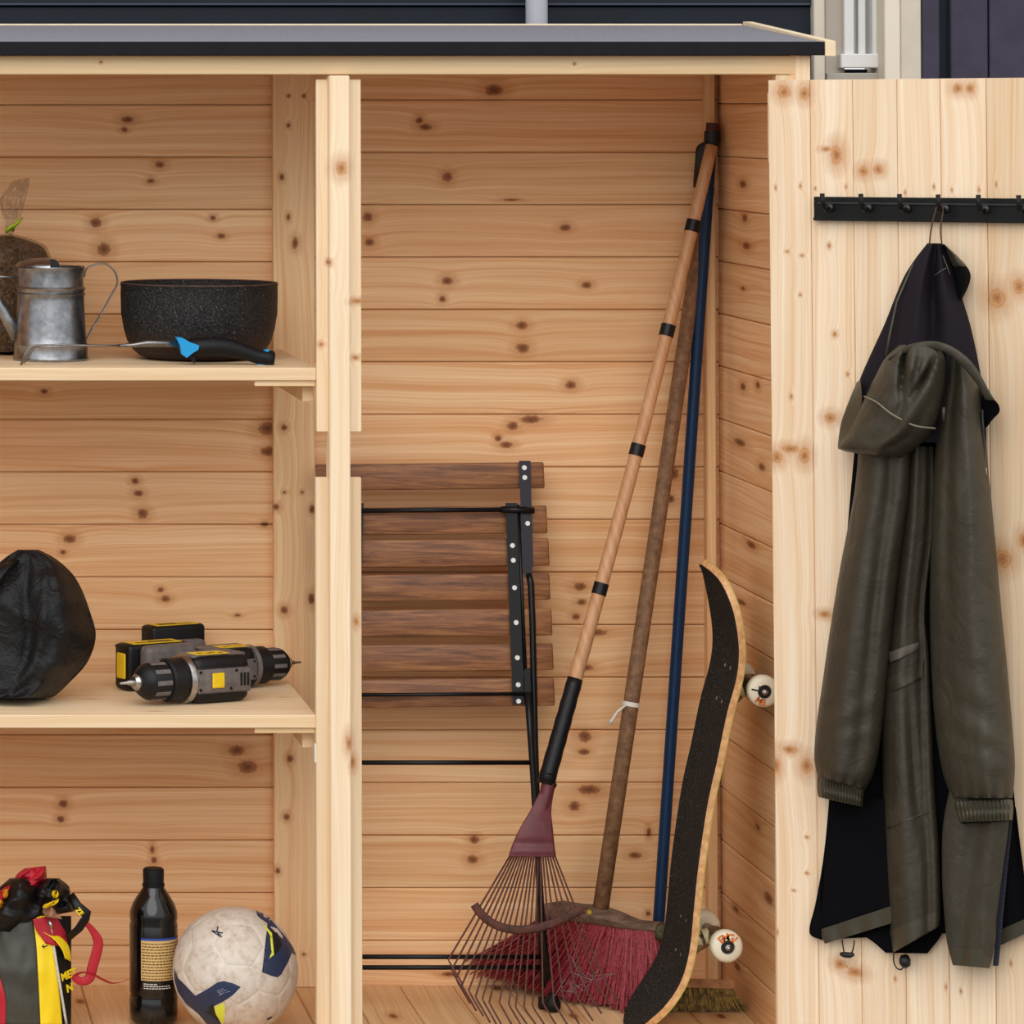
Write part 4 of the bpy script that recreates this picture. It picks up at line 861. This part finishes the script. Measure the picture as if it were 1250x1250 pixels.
# skateboard on its tail, wheels to the side wall
Yn, Yf_ = -.47, -.27; sN = SC(Yn); yc_ = (Yn + Yf_) / 2
prof_px = [(871, 698), (884, 712), (896, 742), (904, 776), (906.5, 806), (902, 836), (892, 872), (880, 930), (868, 985), (857, 1060), (851, 1118), (848, 1150), (842, 1181), (831, 1206), (814, 1229), (795, 1250), (777, 1268)]
PP = [at(x, y, Yn) for x, y in prof_px]; PP[-1].z = .004
cur = [(p.x, p.z) for p in PP]; NP = 70
pth = [crom(cur, i / NP) for i in range(NP + 1)]
seglen = [0.0]
for a, b in zip(pth, pth[1:]): seglen.append(seglen[-1] + math.hypot(b[0] - a[0], b[1] - a[1]))
LT = seglen[-1]; hwB = .1
def halfw(l):
    e = min(l, LT - l); q = .10
    return hwB * (max(0.0, 1 - ((q - e) / q) ** 2) ** .5 if e < q else 1.0)
def deck(o0, o1, shrink=0.0, i0=0):
    V, F = [], []; nw = 10
    for i, (x, z) in enumerate(pth):
        a, b = pth[max(i - 1, 0)], pth[min(i + 1, NP)]; tx, tz = b[0] - a[0], b[1] - a[1]; L_ = math.hypot(tx, tz); nx_, nz_ = -tz / L_, tx / L_   # to +x side (wall)
        if nx_ < 0: nx_, nz_ = -nx_, -nz_
        hw = max(.004, halfw(seglen[i]) - shrink)
        for o_ in (o0, o1):
            for j in range(nw + 1):
                wv = -1 + 2 * j / nw; conc = .008 * abs(wv) ** 3 * min(1, min(seglen[i], LT - seglen[i]) / .16)
                V.append(Vector((x + nx_ * (o_ - conc), yc_ + hw * wv, z + nz_ * (o_ - conc))))
    st = 2 * (nw + 1); I = lambda i, s, j: i * st + s * (nw + 1) + j
    for i in range(NP):
        for j in range(nw): F += [(I(i, 0, j), I(i, 0, j + 1), I(i + 1, 0, j + 1), I(i + 1, 0, j)), (I(i + 1, 1, j), I(i + 1, 1, j + 1), I(i, 1, j + 1), I(i, 1, j))]
        for j in (0, nw): F.append((I(i, 0, j), I(i + 1, 0, j), I(i + 1, 1, j), I(i, 1, j)))
    for i in (0, NP):
        for j in range(nw): F.append((I(i, 0, j), I(i, 0, j + 1), I(i, 1, j + 1), I(i, 1, j)))
    return V, F
board = thing('skateboard', 'skateboard standing on its tail against the side wall', 'skateboard', (pth[-1][0], yc_, 0))
t = NT('maple_ply'); p_ = t.n('ShaderNodeNewGeometry').outputs['Position']; f = t.noise(p_, 90, 3)
t.put(t.b.inputs['Base Color'], t.ramp(f, [(.3, srgb(190, 134, 84)), (.7, srgb(226, 178, 124))])); t.b.inputs['Roughness'].default_value = .5
dk_ = mk('deck', *deck(.0015, .0125), t.m, board, True, auto=40)
mk('bottom_veneer', *deck(.0126, .0138), plain('lime_veneer', srgb(176, 166, 60), .45), board, True, auto=40)
t = NT('grip_tape'); p_ = t.n('ShaderNodeNewGeometry').outputs['Position']; f = t.noise(p_, 1100, 2, .8); f2 = t.noise(p_, 420, 2, .6)
t.put(t.b.inputs['Base Color'], t.mix(t.ramp(f2, [(.60, (0, 0, 0, 1)), (.70, (1, 1, 1, 1))]), t.ramp(f, [(.3, srgb(18, 17, 16)), (.7, srgb(50, 46, 42))]), srgb(120, 114, 106))); t.b.inputs['Roughness'].default_value = .95; t.b.inputs['Specular IOR Level'].default_value = .15; t.bump(f, .6, .001)
mk('grip_tape', *deck(0, .0014, .001), t.m, board, True, auto=40)
alu = plain('cast_aluminium', srgb(150, 138, 130), .4, .9, var=.3, vscale=120); ure = plain('cream_urethane', srgb(232, 222, 198), .4, var=.06, vscale=200); bush = plain('bushing', srgb(214, 204, 160), .5)
def truck(zc, Xw, words):
    i = min(range(NP + 1), key=lambda k: abs(pth[k][1] - zc)); x, z = pth[i]; a, b = pth[i - 3], pth[i + 3]
    tv = Vector((b[0] - a[0], 0, b[1] - a[1])).normalized(); nv = Vector((-tv.z, 0, tv.x)); nv = nv if nv.x > 0 else -nv
    c0 = Vector((x, yc_, z)) + nv * .0140; wc = Vector((Xw, yc_, zc)); hgt = max(.03, (wc - c0).dot(nv))
    M = Matrix(((tv.x, 0, nv.x, c0.x), (0, 1, 0, c0.y), (tv.z, 0, nv.z, c0.z), (0, 0, 0, 1)))
    tr = mk('truck_baseplate', *xf(box(-.04, .04, -.028, .028, 0, .008, .002), M), alu, board, True, auto=30)
    L0 = lambda m: xf(m, M)
    mk('kingpin_housing', *L0(tube([(.014, 0, .006), (.006, 0, hgt * .5), (-.002, 0, hgt * .9)], [.017, .013, .008], 14)), alu, board, True)
    mk('bushing', *L0(tube([(.006, 0, .010), (.001, 0, .018)], .0155, 18)), bush, board, True, auto=40)
    mk('bushing', *L0(tube([(-.002, 0, .024), (-.007, 0, .034)], .0140, 18)), bush, board, True, auto=40)
    wl = MDi and wc
    mk('hanger', *join(tube([(wc.x, yc_ - .062, wc.z), (wc.x, yc_ - .02, wc.z), (wc.x, yc_, wc.z), (wc.x, yc_ + .02, wc.z), (wc.x, yc_ + .062, wc.z)], [.009, .013, .017, .013, .009], 14)), alu, board, True)
    mk('kingpin', *L0(tube([(-.008, 0, .034), (-.012, 0, .046)], .007, 6)), alu, board)
    for bx2 in (-.03, .03):
        for by2 in (-.02, .02): mk('deck_bolt', *xf(lathe([(0, 0), (.0035, 0), (.003, .001), (0, .0012)], 10), M @ Matrix.Translation((bx2, by2, -.0144)) @ Matrix.Rotation(math.pi, 4, 'X')), smet, board)
    mk('axle', *tube([(wc.x, yc_ - .112, wc.z), (wc.x, yc_ + .112, wc.z)], .004, 8), smet, board, True)
    for sg in (-1, 1):
        yw = yc_ + sg * .088; RX = Matrix.Rotation(R(90) * (1 if sg < 0 else -1), 4, 'X'); MW = Matrix.Translation((wc.x, yw, wc.z)) @ RX
        wh_ = mk('wheel', *xf(lathe([(.0115, -.016), (.022, -.016), (.0265, -.012), (.0275, -.004), (.0275, .006), (.0255, .0125), (.021, .016), (.0125, .0165), (.0115, .012), (.0115, -.010)], 36), MW), ure, board, True, auto=45)
        mk('bearing', *xf(lathe([(.0113, -.015), (.0113, .0118), (.008, .0122), (.004, .0118), (0, .0118)], 20), MW), black_in, wh_, True, auto=40)
        mk('axle_nut', *xf(lathe([(.0055, .011), (.0055, .018), (.003, .0185), (0, .0185)], 6), MW), smet, wh_)
        if sg < 0:
            fr = Matrix.Translation((wc.x, yw - .0167, wc.z)) @ Matrix.Rotation(R(90), 4, 'X')
            if words:
                Ls = [text_mesh(ch, .0175, fr @ Matrix.Rotation(R(42 - 28 * k), 4, 'Z') @ Matrix.Translation((0, .0173, 0)), .0003) for k, ch in enumerate('EMG!')]
                mk('wheel_print', *join(*Ls), plain('orange_print', srgb(214, 110, 40), .5), wh_)
            else:
                Ls = [text_mesh(ch, .016, fr @ Matrix.Rotation(R(78 - 30 * k), 4, 'Z') @ Matrix.Translation((0, .0173, 0)), .0003) for k, ch in enumerate('1.')]
                mk('wheel_print', *join(*Ls), black_in, wh_)
                mk('wheel_print', *join(*[text_mesh(ch, .016, fr @ Matrix.Rotation(R(170 - 26 * k), 4, 'Z') @ Matrix.Translation((0, .0173, 0)), .0003) for k, ch in enumerate('EM')]), bpy.data.materials.get('orange_print') or plain('orange_print', srgb(214, 110, 40), .5), wh_)
truck(at(935, 845, -.475).z, XR - .0283, False)
truck(at(889, 1157, -.475).z, at(889, 1157, -.475).x, True)

# hand brush on the floor behind the skateboard
yh = -.205; FHb = PY(yh)
hb = thing('hand_brush', 'small wooden hand brush with yellow-brown bristles behind the skateboard', 'brush', (at(862, 1225, yh).x, yh, 0))
mk('block', *sheet(FHb, [(800, 1193, 890, 1196), (795, 1196, 897, 1199), (795, 1204, 896, 1207)], lambda t, s: .020, 10, 6, -.02), plain('brush_wood', srgb(196, 146, 100), .55, c2=srgb(150, 104, 66), vscale=40), hb)
VV, FF = [], []
for i in range(700):
    t_ = rb_.random(); w_ = rb_.uniform(-1, 1); px = 797 + 96 * t_; p0 = FHb(px, 1205, .016 * w_)
    fl_ = max(0, t_ - .8) * .10; tip = Vector((p0.x + fl_ + rb_.gauss(0, .003) + .008 * t_, p0.y - .006 * w_, rb_.uniform(.001, .004)))
    tip.x = min(tip.x, XR - .004); m = tube([p0, tip], [.0011, .0008], 3, caps=False); b = len(VV); VV += m[0]; FF += [tuple(q + b for q in f) for f in m[1]]
o = mk('bristles', VV, FF, plain('yellow_bristle', srgb(168, 140, 66), .7, c2=srgb(76, 60, 32), vscale=110), hb); o['kind'] = 'stuff'
# ================================================================== COAT RACK AND RAINCOAT ON THE DOOR
def FDp(px, py, d=0.0): return FD(px, py, d)
rk = plain('black_rack', srgb(17, 16, 15), .45, spec=.25, var=.2, vscale=60); rkn = plain('rack_steel', srgb(58, 56, 58), .3, .7)
pL = dl(997, 254); pR = dl(1250, 259); uL, zR0 = pL.x, None
zt_r = dl(997, 240).z; zb_r = dl(997, 269).z
rack = thing('coat_rack', 'black coat hook rail screwed to the inside of the door', 'coat rack', MD @ Vector(((pL.x + pR.x) / 2, -.01, zb_r)))
U1 = W_ - .04
def dm(m): return [MD @ Vector(v) for v in m[0]], m[1]
rail = mk('rail', *dm(box(uL, U1, -.012, -.0006, zb_r, zt_r, .001)), rk, rack)
mk('rail_bead', *dm(box(uL + .006, U1 - .006, -.0145, -.0118, zt_r - .0125, zt_r - .009, .0008)), rkn, rail)
mk('rail_step', *dm(box(uL, U1, -.0155, -.0118, zb_r, zb_r + .0055, .001)), rk, rail)
zk = dl(1013, 253.5, .012).z
hx = [dl(x, y, .012).x for x, y in ((1014, 253), (1061, 254), (1108, 254), (1155, 255.5), (1204, 256))]
hx.append(hx[-1] + (hx[-1] - hx[0]) / 4); hx.append(hx[-1] + (hx[-1] - hx[0]) / 5)
for u in hx:
    if u > U1 - .02: continue
    hk = mk('hook', *dm(tube([(u, -.012, zk), (u, -.022, zk - .001), (u, -.034, zk - .003), (u, -.041, zk + .001), (u, -.0435, zk + .008), (u, -.045, zk + .024)], [.004, .0034, .0034, .0036, .0039, .0039], 12)), rk, rack, True)
    mk('hook_base', *dm(xf(lathe([(0.0072, 0), (.0072, .004), (.005, .007), (0, .008)], 18), Matrix.Translation((u, -.0122, zk)) @ Matrix.Rotation(R(90), 4, 'X'))), rkn, hk, True)

t = NT('olive_raincoat'); p_ = t.n('ShaderNodeNewGeometry').outputs['Position']
f1 = t.noise(p_, 22, 4, .6, .8); f2 = t.noise(p_, 900, 2)
t.put(t.b.inputs['Base Color'], t.ramp(f1, [(.3, srgb(55, 50, 39)), (.7, srgb(66, 60, 48))])); t.b.inputs['Roughness'].default_value = .5; t.b.inputs['Specular IOR Level'].default_value = .34
t.bump(t.math('MULTIPLY_ADD', f2, .06, f1), .35, .012); olive = t.m
olive2 = plain('olive_trim', srgb(62, 57, 43), .42, bump=.3, bscale=60)
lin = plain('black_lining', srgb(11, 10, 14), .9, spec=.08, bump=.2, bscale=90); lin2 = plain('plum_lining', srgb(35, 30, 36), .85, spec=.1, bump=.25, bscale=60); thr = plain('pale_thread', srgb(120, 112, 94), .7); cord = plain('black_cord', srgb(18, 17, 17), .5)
loop_m = plain('brown_loop', srgb(84, 58, 44), .6)
base = FD(1110, 1175, .05)
coat = thing('raincoat', 'long olive hooded raincoat hanging on the door by its loop', 'coat', base)
def S(name, rows, dfun, mat, nx=28, ny=44, back=.004, wob=.0, seed=0, par=coat): return mk(name, *sheet(FD, rows, dfun, nx, ny, back, wob, seed), mat, par, True, auto=70)
G = lambda x, c, w: math.exp(-((x - c) / w) ** 2)
# back of the coat: lining side seen inside the open hem
S('back_panel', [(1046, 520, 1202, 520), (1035, 640, 1212, 640), (1024, 800, 1224, 800), (1014, 950, 1236, 950), (1006, 1040, 1246, 1040), (996, 1100, 1254, 1100), (988, 1138, 1262, 1128), (1004, 1147, 1262, 1134)],
  lambda t, s: .012 + .004 * math.sin(t * 14), lin, 30, 40, .003)
S('back_panel_hem', [(1048, 1138, 1152, 1120), (1066, 1150, 1150, 1140), (1081, 1163, 1132, 1164)], lambda t, s: .016, lin, 12, 8, .004)
S('left_lining', [(1014, 975, 1086, 975), (1008, 1040, 1088, 1040), (1003, 1100, 1088, 1090), (1003, 1134, 1088, 1107)], lambda t, s: .022 + .012 * t + .003 * math.sin(t * 8), lin, 16, 20, .014)
S('left_hem_facing', [(1003, 1134, 1088, 1106), (1003, 1143, 1088, 1117), (1007, 1152, 1088, 1127)], lambda t, s: .026 + .012 * t + .002 * math.sin(t * 20), olive2, 24, 6, .016)
S('left_edge', [(1005, 1050, 1007, 1050), (998, 1090, 1002, 1090), (990, 1130, 1003, 1134), (988, 1139, 1003, 1148)], lambda t, s: .020, lin, 4, 14, .010)
S('right_lining', [(1228, 985, 1240, 985), (1224, 1050, 1248, 1050), (1220, 1120, 1258, 1115), (1219, 1137, 1262, 1117)], lambda t, s: .02 + .003 * math.sin(t * 7), lin, 12, 20, .012)
S('right_hem_facing', [(1219, 1136, 1264, 1116), (1219, 1146, 1264, 1126), (1219, 1155, 1264, 1134)], lambda t, s: .024, olive2, 12, 6, .014)
# centre front panel
def dc(t, s): return .026 + .040 * arch(t, .55) * (.45 + .55 * min(1, s * 1.6)) + .012 * G(t, .35, .2) - .010 * G(t, .85 - .1 * s, .09) - .012 * G(t - .35 * (s - .6), .62, .09) * G(s, .6, .1)
S('centre_panel', [(1106, 545, 1140, 545), (1099, 640, 1140, 640), (1088, 740, 1130, 740), (1080, 800, 1134, 800), (1075, 860, 1137, 860), (1078, 960, 1141, 960), (1081, 1040, 1147, 1040), (1085, 1110, 1149, 1100), (1090, 1163, 1148, 1129)], dc, olive, 26, 60, .022)
S('panel_hem', [(1086, 1136, 1149, 1110), (1088, 1148, 1149, 1120), (1090, 1163, 1148, 1130)], lambda t, s: dc(t, .95 + .05 * s) + .0012, olive2, 20, 6, lambda t, s: dc(t, .95 + .05 * s) - .003)
# right front panel with zip
def dr(t, s): return .032 + .045 * arch(.12 + .76 * t, .6) - .012 * G(t, .55 - .3 * s, .15) + .006 * G(t, .75, .12)
S('right_front_panel', [(1168, 930, 1234, 930), (1152, 1000, 1232, 1000), (1150, 1070, 1223, 1070), (1153, 1120, 1217, 1120), (1156, 1150, 1215, 1150), (1163, 1178, 1208, 1182)], dr, olive, 24, 40, .02)
S('front_hem', [(1158.5, 1156, 1212, 1160), (1160.5, 1166, 1210, 1171), (1163, 1178, 1208, 1182)], lambda t, s: dr(t, .88 + .12 * s) + .0012, olive2, 16, 6, lambda t, s: dr(t, .88 + .12 * s) - .003)
zx = lambda y: 1233 - (y - 1000) * 16.5 / 178
zp = mk('zip', *sheet(FD, [(zx(y) - 4.5, y, zx(y) + 2.5, y) for y in (995, 1050, 1110, 1160, 1179)], lambda t, s: .046, 4, 20, .02), plain('navy_zip', srgb(34, 38, 54), .5), coat)
mt = [tube([FD(zx(y) + .2, y, .0475), FD(zx(y) + 2.6, y, .0475)], .0009, 4) for y in [1002 + k * 2.9 for k in range(60)]]
mk('zip_teeth', *join(*mt), plain('zip_teeth', srgb(92, 92, 98), .4, .6), zp)
# sleeves
gath = lambda t, s, k: .007 * math.sin(t * k) * max(0.0, (s - .9) / .1) ** 1.3 * arch(t)
def ds1(t, s): return .042 + .068 * arch(t, .5) * min(1, .6 + s) * (1 - .18 * max(0, (s - .9) / .1)) + .012 * G(t, .3 + .1 * s, .2) - .010 * G(t, .62 + .12 * s, .10) * G(s, .35, .4) + .0022 * math.sin((s + .12 * t) * 75) * G(s, .63, .10) * arch(t) + gath(t, s, 30)
S('left_sleeve', [(1049, 530, 1112, 530), (1043, 600, 1110, 600), (1026, 690, 1098, 690), (1013, 770, 1089, 770), (1003, 840, 1081, 850), (996, 890, 1074, 910), (994, 925, 1066, 945), (998, 948, 1056, 964)], ds1, olive, 30, 60, .028, .003, 4)
def ds2(t, s): return .042 + .075 * arch(t, .5) * min(1, .6 + s) * (1 - .18 * max(0, (s - .9) / .1)) + .012 * G(t, .62, .22) - .012 * G(t, .30 - .1 * s, .10) * G(s, .3, .4) + .0026 * math.sin((s - .10 * t) * 80) * G(s, .76, .12) * arch(t) + gath(t, s, 34)
S('right_sleeve', [(1160, 432, 1180, 438), (1153, 470, 1194, 470), (1145, 515, 1200, 515), (1140, 570, 1206, 570), (1137, 650, 1214, 650), (1135, 740, 1222, 740), (1137, 820, 1230, 820), (1142, 890, 1236, 890), (1150, 940, 1239, 935), (1161, 974, 1236, 974)], ds2, olive, 30, 60, .028, .003, 8)
def cuff(name, rows, dep):
    return S(name, rows, lambda t, s: .043 + dep * arch(t, .5) + .0022 * math.sin(t * 95) * (1 - .6 * G(s, .5, .12)) - .003 * G(s, .5, .1) + .003 * math.sin(s * math.pi), olive2, 120, 10, .030)
cuff('left_cuff', [(998, 945, 1056, 960), (997, 960, 1054, 974), (999, 973, 1053, 985)], .05)
cuff('right_cuff', [(1161, 978, 1236, 976), (1163, 990, 1237, 988), (1167, 1004, 1236, 1001)], .058)
S('right_cuff_opening', [(1168, 1003, 1236, 1000), (1171, 1006, 1232, 1002)], lambda t, s: .05 + .045 * arch(t, .5), lin, 16, 3, .034)
# pocket
dpk = lambda x: dc(min(.97, max(.03, (x - 1077) / 59)), .44)
S('pocket_strip', [(1083, 797, 1123, 783), (1084, 804, 1122, 790), (1085, 809, 1118, 796)], lambda t, s: dpk(1084 + 38 * t) + .003, plain('coated_strip', srgb(98, 92, 84), .25), 14, 4, lambda t, s: dpk(1084 + 38 * t) - .004)
pk = S('pocket_flap', [(1072, 833, 1127, 806), (1071, 842, 1126, 817), (1074, 851, 1126, 827)], lambda t, s: dpk(1072 + 55 * t) + .006, olive2, 18, 6, lambda t, s: dpk(1072 + 55 * t) - .001)
mk('snap_stud', *xf(lathe([(.0035, 0), (.003, .002), (0, .0022)], 10), Matrix.Translation(FD(1074.5, 845, dpk(1074.5) + .0075)) @ nD.to_track_quat('Z', 'Y').to_matrix().to_4x4()), smet, pk)
mk('panel_seam', *tube([FD(1079 + 62 * t, 1012 - 24 * t, dc(t, .72) + .0012) for t in (.04, .15, .3, .45, .6, .75, .88)], .0013, 6), olive2, coat, True)
# hood lining hanging from the loop
def dh(t, s): return .010 * math.sin(t * 11 - s * 5) * min(1, 2 * s) * arch(t) + .022 + .05 * arch(t, .6) * min(1, .2 + s * 1.3) + .014 * G(t, .36 - .05 * s, .09) - .018 * G(t, .55 + .05 * s, .07) * min(1, 3 * s) + .010 * G(t, .72, .1)
S('neck_lining', [(1132, 297, 1150, 297), (1118, 315, 1160, 313), (1105, 335, 1167, 335), (1093, 362, 1174, 362), (1080, 395, 1184, 395), (1064, 430, 1192, 430), (1050, 462, 1198, 462), (1040, 492, 1203, 492), (1038, 540, 1204, 540)], dh, lin2, 36, 44, .006)
mk('lining_stitch', *tube([FD(1141, 336, .075), FD(1148, 331, .076), FD(1155, 327, .074)], .0004, 5), thr, coat, True)
mk('lining_stitch', *tube([FD(1151, 312, .058), FD(1156, 325, .064), FD(1160, 336, .064)], .0004, 5), thr, coat, True)
mk('lining_piping', *tube([FD(1115, 322, .030), FD(1095, 368, .046), FD(1086, 410, .060), FD(1082, 435, .068)], .0022, 8), olive2, coat, True)
S('collar_flap', [(1150, 298, 1154, 299), (1155, 308, 1172, 316), (1160, 322, 1184, 332), (1166, 345, 1183, 347), (1170, 364, 1174, 366)], lambda t, s: .03 + .03 * math.sin(t * math.pi) * arch(.1 + .8 * s), lin, 12, 16, .012)
S('collar_edge', [(1151, 297, 1154, 299), (1155, 305, 1173, 317), (1161, 320, 1180, 325), (1164, 326, 1177, 326)], lambda t, s: .04 + .03 * math.sin(t * math.pi) * arch(.1 + .8 * s), olive, 12, 10, .034)
# hood folded over the front
def dhood(t, s):
    b = .075 + .075 * arch(t, .5) * arch(.12 + .8 * s, .5)
    return b - .034 * G(t - .5 * s, .25, .05) * G(s, .2, .2) - .026 * G(t + .7 * s, .92, .05) * G(s, .3, .16) + .012 * G(t - .3 * s, .42, .06) * G(s, .35, .25) + .014 * G(t + .5 * s, .95, .10) - .012 * G(t + .2 * s, .62, .06) * G(s, .35, .2)
hood = S('hood', [(1098, 421, 1142, 419), (1080, 438, 1153, 436), (1068, 460, 1155, 456), (1056, 484, 1152, 482), (1046, 506, 1146, 508), (1035, 528, 1136, 530), (1024, 547, 1118, 547), (1048, 554, 1100, 559)], dhood, olive, 34, 44, .05, .004, 3)
mk('hood_seam', *tube(smooth_path([FD(x, y, z) for x, y, z in ((1055, 484, .105), (1070, 491, .140), (1085, 503, .153), (1100, 512, .155), (1118, 520, .152), (1142, 523, .120))], 24), .0016, 6), thr, hood, True)
S('hood_side', [(1046, 466, 1050, 464), (1036, 490, 1052, 488), (1027, 515, 1046, 516), (1023, 540, 1034, 540), (1023, 548, 1026, 549)], lambda t, s: .05 + .03 * t, olive2, 8, 18, .04)
S('hood_brim', [(1083, 437, 1085, 440), (1095, 428, 1099, 434), (1112, 420, 1116, 429), (1136, 416, 1138, 427), (1158, 421, 1155, 431), (1177, 433, 1170, 443), (1191, 448, 1183, 457), (1201, 465, 1193, 470), (1208, 478, 1199, 481), (1215, 489, 1203, 488)],
  lambda t, s: .090 + .034 * arch(.1 + .8 * s, .6) + .004 * arch(t, .5) + .003 * math.sin(s * 34) * G(s, .3, .25), olive, 8, 50, lambda t, s: .084 + .034 * arch(.1 + .8 * s, .6))
S('brim_underside', [(1200, 472, 1212, 486), (1199, 486, 1219, 494), (1199, 500, 1220, 503), (1200, 514, 1212, 512), (1202, 522, 1205, 521)], lambda t, s: .05 + .015 * t, lin, 8, 14, .034)
S('hood_shadow_strip', [(1150, 426, 1166, 428), (1152, 450, 1164, 452), (1148, 480, 1158, 480), (1144, 505, 1150, 505)], lambda t, s: .075 - .03 * t, lin, 12, 14, .03)  # black strip put in for the shade between hood and sleeve
mk('drawcord', *tube([FD(1199, 500, .07), FD(1200, 525, .07), FD(1201, 555, .069), FD(1202, 572, .068)], .0022, 8), cord, coat, True)
mk('cord_tip', *tube([FD(1202, 571, .068), FD(1202.5, 580, .068)], .0032, 10), plain('cord_tip', srgb(205, 200, 192), .4, .5), coat, True)
mk('cord_end', *tube([FD(1152, 497, .105), FD(1152, 513, .104)], .003, 8), olive2, coat, True)
hk3 = MD @ Vector((hx[3], -.038, zk + .0045))
mk('hanging_loop', *tube(smooth_path([FD(1134.5, 299, .03), FD(1137, 278, .034), hk3 + Vector((-.006, 0, -.004)), hk3 + Vector((0, 0, .002)), hk3 + Vector((.005, 0, -.005)), FD(1148, 280, .034), FD(1150, 300, .03)], 30), .0024, 8, .5), loop_m, coat, True)
def toggle(P, bead, rb2):
    mk('hem_cord', *tube(smooth_path([FD(x, y, .02) for x, y in P], 20), .0012, 6), cord, coat, True)
    mk('cord_lock', *tube([FD(x, y, .022) for x, y in bead], rb2, 12), cord, coat, True)
toggle([(1028, 1147), (1029, 1155), (1031, 1163), (1037, 1165), (1041, 1160), (1043, 1148)], [(1026, 1164.5), (1031, 1165.5), (1037, 1166), (1042, 1165)], [.003, .0048, .0048, .003])
toggle([(1091, 1162), (1091, 1174), (1095, 1182), (1101, 1183), (1103, 1176)], [(1104, 1166), (1104.5, 1171), (1104.5, 1177), (1103, 1180)], [.006, .0095, .0095, .005])
